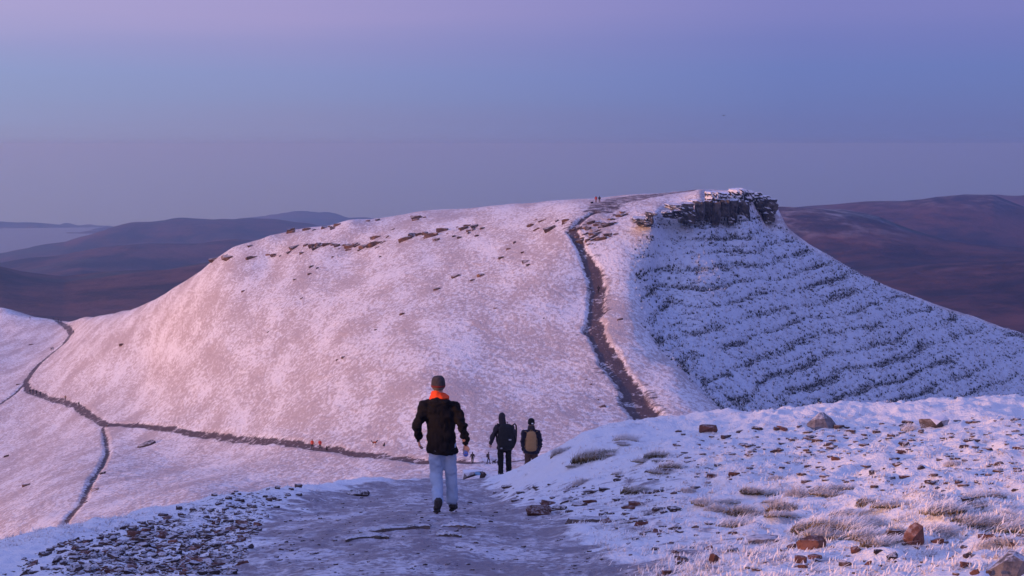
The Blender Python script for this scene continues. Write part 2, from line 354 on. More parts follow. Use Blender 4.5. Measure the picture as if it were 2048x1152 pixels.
SNOW = (.78, .78, .80)
def terrain_mat():
    m, nt, b = newmat('snowy_moor')
    c = coords(nt)
    pth = attr(nt, 'path'); fac = attr(nt, 'face'); nr = attr(nt, 'near'); drk = attr(nt, 'heather'); scree = attr(nt, 'scree')
    # far slopes: thin wind-blown snow over straw-coloured moor grass
    cs = coords(nt, (1, .45, 1), (0, 0, .55))
    f1 = noise(nt, cs, 1.25, 5, .74); f2 = noise(nt, c, .06, 4, .5); f3 = noise(nt, coords(nt, (1, .25, 1), (0, 0, .95)), .14, 3, .5)
    g = mth(nt, 'ADD', mth(nt, 'MULTIPLY', f1, 1.25), mth(nt, 'ADD', mth(nt, 'MULTIPLY', f2, .22), mth(nt, 'MULTIPLY', f3, .60)))
    thin = ramp(nt, g, .90, 1.14)
    snow_far = mixc(nt, mth(nt, 'MULTIPLY', thin, .82), (.78, .755, .78), (.42, .325, .315))
    sp = ramp(nt, noise(nt, cs, 1.7, 3, .7), .64, .75)
    snow_far = mixc(nt, mth(nt, 'MULTIPLY', sp, .62), snow_far, (.20, .13, .115))
    # shaded face: heather between snow darkened and blued as painted shade
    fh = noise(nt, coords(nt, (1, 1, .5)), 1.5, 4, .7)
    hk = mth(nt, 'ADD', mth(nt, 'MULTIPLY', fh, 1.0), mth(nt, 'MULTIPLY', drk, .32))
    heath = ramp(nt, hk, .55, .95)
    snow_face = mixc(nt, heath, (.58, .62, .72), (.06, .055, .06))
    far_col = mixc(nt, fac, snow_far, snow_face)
    # near ground: rimed turf with straw showing
    n1 = noise(nt, c, 3.0, 6, .65); n2 = noise(nt, c, 14.0, 4, .6)
    st = ramp(nt, mth(nt, 'ADD', mth(nt, 'MULTIPLY', n1, .65), mth(nt, 'MULTIPLY', n2, .45)), .62, .80)
    snow_near = mixc(nt, mth(nt, 'MULTIPLY', st, .50), SNOW, (.46, .35, .31))
    # scree: dark grit between stones
    gr = ramp(nt, mth(nt, 'ADD', noise(nt, c, 9.0, 5, .7), mth(nt, 'MULTIPLY', scree, .12)), .62, .74)
    snow_near = mixc(nt, mth(nt, 'MULTIPLY', gr, scree), snow_near, (.10, .075, .075))
    snow = mixc(nt, nr, far_col, snow_near)
    # trodden ways
    p1 = noise(nt, coords(nt, (1, .55, 1)), 2.6, 6, .72); p2 = noise(nt, c, 11.0, 5, .65)
    pn = ramp(nt, mth(nt, 'ADD', mth(nt, 'MULTIPLY', p1, .62), mth(nt, 'MULTIPLY', p2, .38)), .47, .64)
    ice = mixc(nt, pn, (.23, .19, .22), (.66, .63, .68))
    ice = mixc(nt, ramp(nt, p2, .56, .68), ice, (.11, .085, .095))
    p3 = noise(nt, coords(nt, (1, .5, 1)), .9, 4, .6)
    ice = mixc(nt, mth(nt, 'MULTIPLY', ramp(nt, mth(nt, 'ADD', mth(nt, 'MULTIPLY', p3, .6), mth(nt, 'MULTIPLY', p2, .4)), .52, .60), .75), ice, (.74, .73, .78))
    mudp = ramp(nt, mth(nt, 'ADD', mth(nt, 'MULTIPLY', noise(nt, coords(nt, (1, .6, 1)), .35, 5, .65), .6), mth(nt, 'MULTIPLY', noise(nt, c, 1.6, 3, .6), .4)), .54, .62)
    mud = mixc(nt, mth(nt, 'MULTIPLY', mudp, .8), mixc(nt, noise(nt, c, .8, 5, .6), (.050, .030, .034), (.135, .092, .096)), (.70, .67, .71))
    pc = mixc(nt, nr, mud, ice)
    edge = noise(nt, c, 2.2, 5, .6)
    e2 = mth(nt, 'ADD', mth(nt, 'MULTIPLY', noise(nt, c, .45, 5, .65), .55), mth(nt, 'MULTIPLY', noise(nt, coords(nt, (.35, 1, 1)), 1.1, 3, .6), .45))
    ed = mth(nt, 'ADD', mth(nt, 'MULTIPLY', edge, nr), mth(nt, 'MULTIPLY', e2, mth(nt, 'SUBTRACT', 1.0, nr)))
    pm = ramp(nt, mth(nt, 'ADD', pth, mth(nt, 'MULTIPLY', mth(nt, 'SUBTRACT', ed, .5), 1.9)), .36, .64)
    nt.links.new(mixc(nt, pm, snow, pc), b.inputs['Base Color'])
    b.inputs['Roughness'].default_value = .85
    ro = nt.nodes.new('ShaderNodeMapRange'); ro.inputs['To Min'].default_value = .85; ro.inputs['To Max'].default_value = .5
    nt.links.new(mth(nt, 'MULTIPLY', pm, nr), ro.inputs['Value']); nt.links.new(ro.outputs[0], b.inputs['Roughness'])
    b.inputs['Specular IOR Level'].default_value = .25
    hh = mth(nt, 'ADD', mth(nt, 'MULTIPLY', n1, .5), mth(nt, 'MULTIPLY', n2, .6))
    hf = mth(nt, 'ADD', mth(nt, 'MULTIPLY', f1, 5.0), mth(nt, 'MULTIPLY', fh, 4.0))
    bump(nt, b, mth(nt, 'ADD', mth(nt, 'MULTIPLY', hh, mth(nt, 'MULTIPLY', nr, 1.0)), mth(nt, 'MULTIPLY', hf, mth(nt, 'SUBTRACT', 1.0, nr))), .10, .8)
    return m
M_TERR = terrain_mat()

def mesh_grid(name, X, Y, Z, keep=None, mat=None, attrs=None, smooth=True):
    """grid arrays (rows, cols) -> one mesh object; keep = boolean per quad"""
    R, C = X.shape
    idx = np.arange(R * C).reshape(R, C)
    q = np.stack([idx[:-1, :-1], idx[:-1, 1:], idx[1:, 1:], idx[1:, :-1]], -1).reshape(-1, 4)
    if keep is not None: q = q[keep.reshape(-1)]
    used, inv = np.unique(q, return_inverse=True); q = inv.reshape(-1, 4)
    co = np.stack([X.reshape(-1)[used], Y.reshape(-1)[used], Z.reshape(-1)[used]], -1).astype(np.float32)
    me = bpy.data.meshes.new(name)
    me.vertices.add(len(co)); me.vertices.foreach_set('co', co.reshape(-1))
    me.loops.add(q.size); me.loops.foreach_set('vertex_index', q.reshape(-1).astype(np.int32))
    me.polygons.add(len(q)); me.polygons.foreach_set('loop_start', np.arange(0, q.size, 4, dtype=np.int32))
    me.polygons.foreach_set('loop_total', np.full(len(q), 4, np.int32))
    me.update(calc_edges=True)
    if smooth: me.polygons.foreach_set('use_smooth', np.ones(len(q), bool))
    for k, a in (attrs or {}).items():
        at = me.attributes.new(k, 'FLOAT', 'POINT'); at.data.foreach_set('value', a.reshape(-1)[used].astype(np.float32))
    if mat: me.materials.append(mat)
    o = bpy.data.objects.new(name, me); COL.objects.link(o)
    return o
def structure(o): o['kind'] = 'structure'; return o

# ------------------------------------------------------------------ the land as meshes
th = np.r_[np.linspace(-math.pi, -.36, 46), np.linspace(-.345, .345, 720), np.linspace(.36, math.pi, 46)]
rr = np.r_[np.exp(np.linspace(math.log(2.5), math.log(13), 14))[:-1], np.exp(np.arange(math.log(13), math.log(62), .0048)), np.exp(np.arange(math.log(62), math.log(235), .013)),
           np.arange(235, 330, .95), np.arange(330, 520, .75), np.arange(520, 1000, 2.1), np.linspace(1000, 1500, 20)]
TT, RR = np.meshgrid(th, rr)
X = np.sin(TT) * RR; Y = np.cos(TT) * RR
Z = height(X, Y)
pm_, _ = masks(X, Y)
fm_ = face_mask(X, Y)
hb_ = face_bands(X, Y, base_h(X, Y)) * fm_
near_ = 1 - sstep(50, 70, RR)
def screemask(x, y):
    pts = np.array([unproj(*p)[:2] for p in [(60,1250,13.5),(120,1120,19.5),(250,1060,24.5),(380,1000,31.5),(520,985,35),(590,992,34),(545,1022,27),(505,1085,20.3),(478,1152,16.3),(470,1260,12)]])
    m = np.zeros(x.shape); s = (y > 8) & (y < 45) & (x < 2)
    if s.any():
        ins = in_poly(x[s], y[s], pts); d = seg_dist(x[s], y[s], pts); m[s] = sstep(-.6, .5, np.where(ins, d, -d))
    return m
sc_ = screemask(X, Y)
def qavg(a): return (a[:-1, :-1] + a[1:, :-1] + a[:-1, 1:] + a[1:, 1:]) / 4
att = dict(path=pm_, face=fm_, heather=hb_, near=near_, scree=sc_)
qp = qavg(pm_) > .47; qn = qavg(RR) < 70
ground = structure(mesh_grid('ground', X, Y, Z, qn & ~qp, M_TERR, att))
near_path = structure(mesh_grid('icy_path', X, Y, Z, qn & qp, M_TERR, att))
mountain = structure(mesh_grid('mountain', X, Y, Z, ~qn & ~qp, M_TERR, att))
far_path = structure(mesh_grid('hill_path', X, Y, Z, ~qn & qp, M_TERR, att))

# ------------------------------------------------------------------ far hills
def far_mat():
    m, nt, b = newmat('far_moor')
    c = coords(nt)
    f1 = noise(nt, c, .0035, 6, .6); f2 = noise(nt, c, .02, 5, .65)
    k = mth(nt, 'ADD', mth(nt, 'MULTIPLY', f1, .6), mth(nt, 'MULTIPLY', f2, .4))
    col = mixc(nt, ramp(nt, k, .40, .62), (.024, .017, .020), (.115, .052, .045))
    col = mixc(nt, ramp(nt, noise(nt, c, .0016, 5, .6), .56, .64), col, (.05, .05, .045))
    zz = N(nt, 'ShaderNodeSeparateXYZ'); nt.links.new(coords(nt), zz.inputs[0])
    frost = mth(nt, 'MULTIPLY', ramp(nt, zz.outputs['Z'], -165.0, -125.0), ramp(nt, f2, .45, .7))
    col = mixc(nt, mth(nt, 'MULTIPLY', frost, .35), col, (.6, .58, .62))
    nt.links.new(col, b.inputs['Base Color']); b.inputs['Roughness'].default_value = .95; b.inputs['Specular IOR Level'].default_value = .1
    bump(nt, b, f2, 12.0, .6)
    return m
FU = np.array([-2600, -900, -300, 0, 40, 110, 195, 225, 260, 312, 420, 443, 495, 560, 590, 640, 700, 900, 1200, 1540, 1640, 1700, 1760, 1830, 1900, 1985, 2048, 2300, 2900, 4700], float)
def prof(pts):
    p = np.array(pts, float); return lambda u: np.interp(u, p[:, 0], p[:, 1])
# (distance, v-of-crest as a function of u); valleys lie between
ranges = [
 (1500, prof([(-3000,700),(-300,700),(0,690),(420,660),(1000,720),(1700,730),(2048,720),(4800,760)])),
 (2600, prof([(-3000,560),(-300,520),(0,527),(40,537),(125,550),(260,537),(340,533),(420,523),(600,505),(1000,540),(1500,560),(1700,540),(1850,525),(2048,520),(2400,530),(4800,560)])),
 (3300, prof([(-3000,640),(0,575),(125,570),(260,575),(420,580),(1000,560),(1400,460),(1548,419),(1640,420),(1690,424),(1760,437),(1830,462),(1900,481),(2048,497),(2400,520),(4800,560)])),
 (3900, prof([(-3000,640),(0,560),(160,536),(420,560),(1000,560),(1500,480),(1700,470),(1900,496),(2048,520),(2400,520),(4800,560)])),
 (4800, prof([(-3000,520),(0,530),(130,515),(260,493),(470,484),(700,490),(1000,500),(1400,440),(1540,418),(1640,412),(1730,405),(1800,403),(1840,397),(1870,391),(1930,388),(1985,392),(2010,402),(2048,414),(2200,430),(2600,420),(4800,450)])),
 (6000, prof([(-3000,520),(0,540),(130,520),(470,500),(1000,500),(1500,470),(2048,460),(4800,500)])),
 (7000, prof([(-3000,480),(-300,505),(0,500),(65,489),(130,483),(193,461),(221,450),(260,444),(312,440),(380,435),(443,432),(495,434),(560,440),(640,452),(800,450),(1200,440),(1600,425),(1900,410),(2000,395),(2048,390),(2150,393),(2500,420),(4800,440)])),
 (8300, prof([(-3000,520),(0,520),(130,505),(260,495),(500,490),(1000,480),(2048,450),(4800,480)])),
 (9800, prof([(-3000,490),(-200,482),(0,476),(60,471),(130,466),(200,462),(400,470),(1000,470),(2048,450),(4800,470)])),
 (12500, prof([(-3000,440),(-200,440),(0,442),(34,444),(104,450),(182,456),(300,462),(500,444),(560,434),(590,429),(615,428),(640,430),(700,436),(900,448),(2048,440),(4800,440)])),
 (16000, prof([(-3000,470),(0,470),(600,466),(2048,460),(4800,460)])),
 (22000, prof([(-3000,462),(0,462),(2048,458),(4800,460)])),
]
RD = np.array([d for d, _ in ranges]); LD = np.log(RD)
th2 = np.r_[np.linspace(-math.pi, -.40, 50), np.linspace(-.36, .36, 520), np.linspace(.40, math.pi, 50)]
rr2 = np.exp(np.linspace(math.log(1150), math.log(22000), 330))
T2, R2 = np.meshgrid(th2, rr2)
def far_z(t, r):
    uu = 1024 + F * np.tan(np.clip(t, -.78, .78))
    fwd = r * np.cos(np.clip(t, -.78, .78))
    L = np.log(r)
    S = np.stack([-(np.asarray(pf(uu)) - 290) / F for _, pf in ranges], 0)
    i = np.clip(np.searchsorted(LD, L) - 1, 0, len(LD) - 2)
    a = np.clip((L - LD[i]) / (LD[i + 1] - LD[i]), 0, 1); a = a * a * (3 - 2 * a)
    s = np.take_along_axis(S, i[None], 0)[0] * (1 - a) + np.take_along_axis(S, i[None] + 1, 0)[0] * a
    return s * fwd
Z2 = far_z(T2, R2)
X2 = np.sin(T2) * R2; Y2 = np.cos(T2) * R2
Z2 += (R2 / 5000) * (16 * fbm(X2 / 520, Y2 / 520, 4, 71) + 16 * (np.abs(fbm(X2 / 330, Y2 / 330, 3, 72)) - .25))
Z2 -= 160 * (1 - sstep(1150, 1500, R2))
Z2 = np.where((R2 > 7900) & (R2 < 9900) & (T2 > -.36) & (T2 < -.21), np.minimum(Z2, -485 + 60 * sstep(9500, 9900, R2) + 30 * (1 - sstep(7900, 8400, R2))), Z2)
far_hills = structure(mesh_grid('far_hills', X2, Y2, Z2, None, far_mat()))
mw, ntw, bw = newmat('mist_sheet_gloss')  # glossy flat sheet added to stand in for pale valley mist
bw.inputs['Base Color'].default_value = (.06, .07, .10, 1); bw.inputs['Roughness'].default_value = .35
bump(ntw, bw, noise(ntw, coords(ntw), .05, 3), .3, .3)
lx = np.linspace(-.36, -.19, 20); lr = np.linspace(7600, 10400, 20)
LT, LR_ = np.meshgrid(lx, lr)
mist_sheet = structure(mesh_grid('mist_sheet', np.sin(LT) * LR_, np.cos(LT) * LR_, np.full(LT.shape, -462.0), None, mw))
# ------------------------------------------------------------------ small builders
def link(o, parent=None):
    COL.objects.link(o)
    if parent is not None: o.parent = parent
    return o
def mesh_obj(name, me, parent=None, loc=(0, 0, 0)):
    o = bpy.data.objects.new(name, me); o.location = loc
    return link(o, parent)
def empty(name, loc=(0, 0, 0), rz=0.0):
    o = bpy.data.objects.new(name, None); o.location = loc; o.rotation_euler = (0, 0, rz); o.empty_display_size = .2
    return link(o)
def tag(o, label, cat, group=None):
    o['label'] = label; o['category'] = cat
    if group: o['group'] = group
    return o
def bm_mesh(bm, name, mats, smooth=False):
    me = bpy.data.meshes.new(name); bm.to_mesh(me); bm.free()
    for m in (mats if isinstance(mats, (list, tuple)) else [mats]): me.materials.append(m)
    if smooth: me.polygons.foreach_set('use_smooth', np.ones(len(me.polygons), bool))
    return me
def tri_mesh(name, V, T, mat, attrs=None, smooth=False):
    me = bpy.data.meshes.new(name); V = np.asarray(V, np.float32); T = np.asarray(T, np.int32)
    me.vertices.add(len(V)); me.vertices.foreach_set('co', V.reshape(-1))
    me.loops.add(T.size); me.loops.foreach_set('vertex_index', T.reshape(-1))
    me.polygons.add(len(T)); me.polygons.foreach_set('loop_start', np.arange(0, T.size, 3, dtype=np.int32)); me.polygons.foreach_set('loop_total', np.full(len(T), 3, np.int32))
    me.update(calc_edges=True)
    if smooth: me.polygons.foreach_set('use_smooth', np.ones(len(T), bool))
    for k, a in (attrs or {}).items():
        at = me.attributes.new(k, 'FLOAT', 'POINT'); at.data.foreach_set('value', np.asarray(a, np.float32))
    me.materials.append(mat); return me

def rock_mat(name, c0, c1, snow_amt, scale, snow_edge=(.55, .85)):
    m, nt, b = newmat(name)
    tc = nt.nodes.new('ShaderNodeTexCoord'); oi = nt.nodes.new('ShaderNodeObjectInfo')
    add = nt.nodes.new('ShaderNodeVectorMath'); add.operation = 'ADD'
    geo = nt.nodes.new('ShaderNodeNewGeometry')
    nt.links.new(geo.outputs['Position'], add.inputs[0]); nt.links.new(oi.outputs['Random'], add.inputs[1])
    v = add.outputs[0]
    f1 = noise(nt, v, scale, 6, .65); f2 = noise(nt, v, scale * 4.5, 4, .6)
    col = mixc(nt, ramp(nt, f1, .35, .65), c0, c1)
    col = mixc(nt, mth(nt, 'MULTIPLY', ramp(nt, f2, .5, .7), .5), col, tuple(x * .45 for x in c0))
    vr = mth(nt, 'MULTIPLY_ADD', oi.outputs['Random'], .7, .65)
    hsv = nt.nodes.new('ShaderNodeHueSaturation'); nt.links.new(vr, hsv.inputs['Value']); nt.links.new(col, hsv.inputs['Color'])
    sx = nt.nodes.new('ShaderNodeSeparateXYZ'); nt.links.new(geo.outputs['Normal'], sx.inputs[0])
    up = mth(nt, 'ADD', sx.outputs['Z'], mth(nt, 'MULTIPLY_ADD', f1, .9, -.45))
    sn = mth(nt, 'MULTIPLY', ramp(nt, up, *snow_edge), mth(nt, 'MULTIPLY', ramp(nt, mth(nt, 'ADD', mth(nt, 'MULTIPLY', f2, .5), mth(nt, 'MULTIPLY', f1, .5)), .50 - snow_amt * .2, .62 - snow_amt * .2), min(1.0, snow_amt * 1.4)))
    nt.links.new(mixc(nt, sn, hsv.outputs[0], (.74, .73, .78)), b.inputs['Base Color'])
    b.inputs['Roughness'].default_value = .85; b.inputs['Specular IOR Level'].default_value = .25
    bump(nt, b, mth(nt, 'ADD', f1, mth(nt, 'MULTIPLY', f2, .4)), .12 / scale, .9)
    return m
M_STONE = rock_mat('sandstone_dark', (.040, .028, .030), (.095, .060, .055), .45, 9.0)
M_RED = rock_mat('sandstone_red', (.085, .036, .028), (.19, .085, .062), .18, 8.0)
M_GREY = rock_mat('sandstone_grey', (.12, .105, .115), (.24, .21, .22), .45, 6.0)
M_HILLROCK = rock_mat('hill_sandstone', (.06, .032, .022), (.17, .095, .062), .35, .9)
M_CRAG = rock_mat('crag_sandstone', (.030, .026, .028), (.115, .095, .085), .60, .6, (.42, .80))
M_CRAGSNOW = rock_mat('crag_snowed', (.030, .026, .028), (.115, .095, .085), 1.3, .6, (-.05, .35))
M_SNOWROCK = rock_mat('snowed_stone', (.10, .08, .08), (.22, .18, .18), 2.2, 5.0, (-.25, .15))

M_LEDGE = rock_mat('ledge_sandstone', (.075, .058, .056), (.17, .13, .12), .5, 5.0)
def hull_rock(seed, flat=.3, npts=15, block=.0):
    r = random.Random(seed); bm = bmesh.new()
    for i in range(npts):
        p = Vector((r.uniform(-1, 1), r.uniform(-1, 1), r.uniform(-1, 1)))
        m = max(abs(p.x), abs(p.y), abs(p.z))
        q = p / m
        p = q.lerp(p.normalized(), 1 - block) if block else p.normalized() * r.uniform(.8, 1.05)
        p.x *= 1.0; p.y *= .72; p.z *= flat * 1.0
        if p.z > 0: p.z = min(p.z, flat * (.55 + .25 * r.random()))
        bm.verts.new(p * .5)
    g = bmesh.ops.convex_hull(bm, input=bm.verts[:])
    for v in [v for v in bm.verts if not v.link_faces]: bm.verts.remove(v)
    bmesh.ops.recalc_face_normals(bm, faces=bm.faces[:])
    return bm
SLABS = {}
def rock_me(kind, mat, seed, flat, npts=15, block=.6):
    key = (kind, mat.name, seed)
    if key not in SLABS: SLABS[key] = bm_mesh(hull_rock(seed, flat, npts, block), kind, mat)
    return SLABS[key]

_ny = np.exp(np.linspace(math.log(11.5), math.log(60), 900))
def near_many(uv):
    out = []
    for u, v in uv:
        a = unproj(u, v, 1.0); h = height(a[0] * _ny, _ny); d = a[2] * _ny - h
        k = int(np.argmax(d < 0))
        if d[k] >= 0:                      # just above the brow: take the brow itself
            k = int(np.argmin(d / _ny))
            if d[k] / _ny[k] * F > 14: out.append(None); continue
        out.append((a[0] * _ny[k], _ny[k], h[k]))
    return out
def put_rock(name, me, p, size, rot, sink=.12, tilt=(0, 0)):
    o = mesh_obj(name, me); o.scale = size; o.rotation_euler = (tilt[0], tilt[1], rot)
    o.location = (p[0], p[1], p[2] + size[2] * .5 * (.5 - sink * 2) * .4)
    return o
def px(y): return y / F        # metres per photo pixel at distance y

# ------------------------------------------------------------------ single stones one can point to
hero = [  # name, u, v(base), width px, height px, material, flat, rot, tilt, label
 ('stone_block', 1417, 868, 46, 18, M_RED, .45, .1, (0, .05), 'rust brown stone block lying on the snow at the right-hand brow'),
 ('boulder', 1645, 860, 80, 34, M_GREY, .62, .2, (0, .08), 'grey pyramid-shaped boulder on the right-hand brow'),
 ('boulder', 1872, 856, 80, 30, M_SNOWROCK, .55, .3, (0, 0), 'rounded boulder almost buried in snow on the right-hand brow'),
 ('stone_block', 1935, 1014, 40, 26, M_STONE, .62, .3, (0, .06), 'dark square stone block at the right edge of the frosted slope'),
 ('boulder', 1832, 1090, 66, 50, M_RED, .80, .5, (.2, -.55), 'large tilted red boulder among frosted grass at bottom right'),
 ('stone_slab', 1625, 1100, 72, 28, M_RED, .40, .05, (.1, .03), 'long red slab of stone left of the tilted red boulder'),
 ('stone_slab', 2022, 1146, 104, 46, M_GREY, .50, .35, (0, -.3), 'big grey-brown slab in the bottom right corner'),
 ('stone_slab', 1078, 1031, 66, 20, M_RED, .34, .1, (.15, 0), 'brown wedge-shaped slab right of the path near the walker'),
 ('stone', 1430, 1128, 30, 26, M_RED, .8, .7, (0, .2), 'small upright orange-brown stone near the bottom edge right of the path'),
 ('stone', 1792, 1078, 46, 22, M_STONE, .5, .2, (0, .1), 'dark brown stone touching the left side of the tilted red boulder'),
 ('stone_slab', 715, 992, 56, 14, M_STONE, .30, .0, (0, 0), 'dark flat rock at the far edge of the icy path left of the walker'),
 ('stone', 262, 1076, 22, 16, M_RED, .8, .3, (0, .1), 'upright red stone at the top of the left stone patch'),
 ('stone', 358, 1022, 16, 12, M_STONE, .8, .2, (0, 0), 'small dark pointed stone alone in the snow above the left stone patch'),
 ('stone', 1712, 1108, 24, 18, M_RED, .7, .4, (0, 0), 'small brown stone below the frosted tussocks between the red slab and boulder'),
 ('stone_slab', 1530, 1088, 90, 14, M_GREY, .2, -.1, (.05, 0), 'thin grey slab flush with the snow left of the long red slab'),
 ('stone', 1602, 1128, 34, 18, M_RED, .5, .3, (0, .1), 'reddish stone just below the long red slab'),
]
pts = near_many([(h[1], h[2]) for h in hero])
for i, (h, p) in enumerate(zip(hero, pts)):
    nm, u, v, wp, hp, mat, flat, rot, tilt, lab = h; wp *= .88; hp *= .85
    k = px(p[1])
    me = rock_me(nm, mat, 100 + i, 1.0, 22, .35 if 'boulder' not in nm else .10)
    if 'pyramid' in lab:
        bm = bmesh.new()
        for q in [(-.52, -.1, -.4), (-.45, .3, -.4), (.1, .42, -.4), (.52, .2, -.4), (.55, -.1, -.4), (.15, -.36, -.4), (-.3, -.32, -.4), (-.40, -.05, -.05), (-.08, 0, .42), (.06, .05, .43), (.30, .02, .20), (.50, .0, -.15), (-.25, -.18, .12), (.02, -.2, .18)]: bm.verts.new(q)
        bmesh.ops.convex_hull(bm, input=bm.verts[:]); bmesh.ops.recalc_face_normals(bm, faces=bm.faces[:]); me = bm_mesh(bm, 'boulder', mat)
    o = mesh_obj(nm, me); o.scale = (wp * k, wp * k * .95, hp * k * 1.5); o.rotation_euler = (tilt[0], tilt[1], rot)
    o.location = (p[0], p[1] + wp * k * .25, p[2] + hp * k * .30)
    tag(o, lab, 'stone')
# snow-capped rock with bluish ice
p = near_many([(945, 956)])[0]; k = px(p[1])
ice_rock = mesh_obj('stone_block', rock_me('stone_block', M_SNOWROCK, 301, 1.0, 20, .6), loc=(p[0], p[1] + .3, p[2] + .06))
ice_rock.scale = (48 * k, 38 * k, 24 * k)
tag(ice_rock, 'snow-capped dark rock with a bright blue icy side, beside the path behind the walker', 'stone')
M_ICE, nti, bi = newmat('blue_ice'); bi.inputs['Base Color'].default_value = (.16, .38, .62, 1); bi.inputs['Roughness'].default_value = .25
nti.links.new(mixc(nti, noise(nti, coords(nti), 6.0), (.10, .25, .50), (.30, .55, .75)), bi.inputs['Base Color'])
icp = mesh_obj('ice_patch', bm_mesh(hull_rock(55, .8, 14, .5), 'ice_patch', M_ICE), ice_rock, (.20, -.30, .16)); icp.scale = (.30, .28, .40)
dk = mesh_obj('bare_rock', bm_mesh(hull_rock(56, .9, 14, .6), 'bare_rock', M_STONE), ice_rock, (.40, -.22, .05)); dk.scale = (.38, .5, .8)

# bedrock ledges that break the surface of the icy path
for i, (u, v, wp, hp, rot, lab) in enumerate([
    (790, 1062, 150, 11, .30, 'long curved brown bedrock ledge crossing the icy path below the walker'),
    (735, 1080, 90, 10, .30, 'short bedrock ledge in the icy path, nearest the left of the long ledge'),
    (915, 1056, 75, 10, .25, 'bedrock ledge in the icy path just below the walker\'s right boot'),
    (898, 1074, 48, 11, .35, 'rounded tan bedrock ledge in the middle of the icy path'),
    (1200, 1042, 120, 6, .2, 'thin brown bedrock edge running right from the wedge-shaped slab')]):
    p = near_many([(u, v)])[0]; k = px(p[1])
    bm = bmesh.new(); nn = 14; r = random.Random(40 + i)
    top = []; rows = []
    for j in range(nn + 1):
        t = j / nn - .5; w = math.sin(math.pi * min(max(j / nn, .03), .97)) ** .5
        cx = t * wp * k; cy = .9 * wp * k * .2 * math.sin(t * 3 + i) + r.uniform(-.02, .02)
        hh = hp * k * .62 * (.4 + .6 * w) * r.uniform(.6, 1.3)
        rows.append([bm.verts.new((cx, cy - .03, -.10)), bm.verts.new((cx, cy, hh * .75)), bm.verts.new((cx, cy + .06, hh)), bm.verts.new((cx + .02, cy + .38 * w + .1, hh * .35)), bm.verts.new((cx, cy + .5, -.12))])
    for a, b in zip(rows[:-1], rows[1:]):
        for q in range(4): bm.faces.new((a[q], b[q], b[q + 1], a[q + 1]))
    bm.faces.new(list(reversed(rows[0]))); bm.faces.new(rows[-1])
    bmesh.ops.recalc_face_normals(bm, faces=bm.faces[:])
    o = mesh_obj('rock_ledge', bm_mesh(bm, 'rock_ledge', M_LEDGE))
    o.location = (p[0], p[1], hz(p[0], p[1])); o.rotation_euler = (-.09, .0, rot * .6)
    tag(o, lab, 'rock')

# ------------------------------------------------------------------ the many stones
def sample_poly(pts, n, r, keep=None):
    pts = np.array(pts, float); out = []
    lo, hi = pts.min(0), pts.max(0)
    while len(out) < n:
        q = np.array([[r.uniform(lo[0], hi[0]), r.uniform(lo[1], hi[1])]])
        if in_poly(q[:, 0], q[:, 1], pts)[0] and (keep is None or keep(*q[0])): out.append(tuple(q[0]))
    return out
R = random.Random(11)
zones = [
 ('left', sample_poly([(0, 1150), (40, 1120), (130, 1085), (250, 1050), (350, 1025), (420, 1000), (520, 985), (575, 995), (530, 1040), (505, 1085), (470, 1150)], 1900, R,
   lambda u, v: R.random() < .25 + .75 * min(1, max(0, (v - 1000) / 90)) * min(1, max(.12, (u - 60) / 180))),
  'dark reddish-brown stone in the dense stone patch left of the icy path', 'stones of the patch left of the icy path'),
 ('brow', sample_poly([(420, 992), (600, 968), (620, 992), (520, 1008), (430, 1004)], 24, R), 'small dark stone along the snowy brow at the far end of the left stone patch', 'stones on the brow past the left stone patch'),
 ('slope', sample_poly([(1150, 985), (1340, 915), (1350, 860), (1700, 850), (2048, 835), (2048, 1010), (1750, 985), (1450, 965), (1300, 1000)], 520, R),
  'thin dark flat stone poking out of the rimed snow on the upper right slope', 'flat stones on the upper right slope'),
 ('lower', sample_poly([(1230, 1090), (1320, 1050), (1500, 1070), (1700, 1100), (2048, 1060), (2048, 1152), (1300, 1152)], 110, R),
  'loose reddish stone in trodden snow along the bottom right', 'loose stones along the bottom right'),
 ('side', sample_poly([(960, 985), (1080, 965), (1330, 985), (1420, 1050), (1330, 1085), (1150, 1040)], 150, R),
  'small brown stone in streaked snow right of the walker', 'small stones right of the walker'),
 ('path', sample_poly([(500, 1150), (550, 1010), (800, 985), (1040, 1020), (1260, 1150)], 420, R), 'little stone frozen into the icy path', 'little stones on the icy path'),
]
stones = []
for z, uv, lab, grp in zones:
    for (u, v), p in zip(uv, near_many(uv)):
        if p is None or p[1] > 58: continue
        k = px(p[1])
        if z == 'left': w = R.choice([4, 4, 5, 5, 6, 7, 8, 9, 11, 13, 16, 21, 28, 36]) * (.5 + .55 * (v - 985) / 165); f = R.uniform(.24, .5)
        elif z == 'brow': w = R.uniform(7, 18); f = R.uniform(.35, .6)
        elif z == 'slope': w = R.choice([5, 6, 7, 8, 9, 10, 12, 14, 18, 26]); f = R.uniform(.16, .38)
        elif z == 'lower': w = R.choice([8, 9, 11, 13, 16, 22, 30]); f = R.uniform(.3, .6)
        elif z == 'side': w = R.choice([5, 6, 7, 8, 10, 14, 20, 34]); f = R.uniform(.14, .42)
        else: w = R.choice([3, 3, 4, 4, 5, 6, 8, 12]); f = R.uniform(.2, .4)
        stones.append((w * k, f, p, z, lab, grp, w))
stones.sort(key=lambda s: -s[6] * (s[1] ** .5))
rest_V, rest_T = [], []
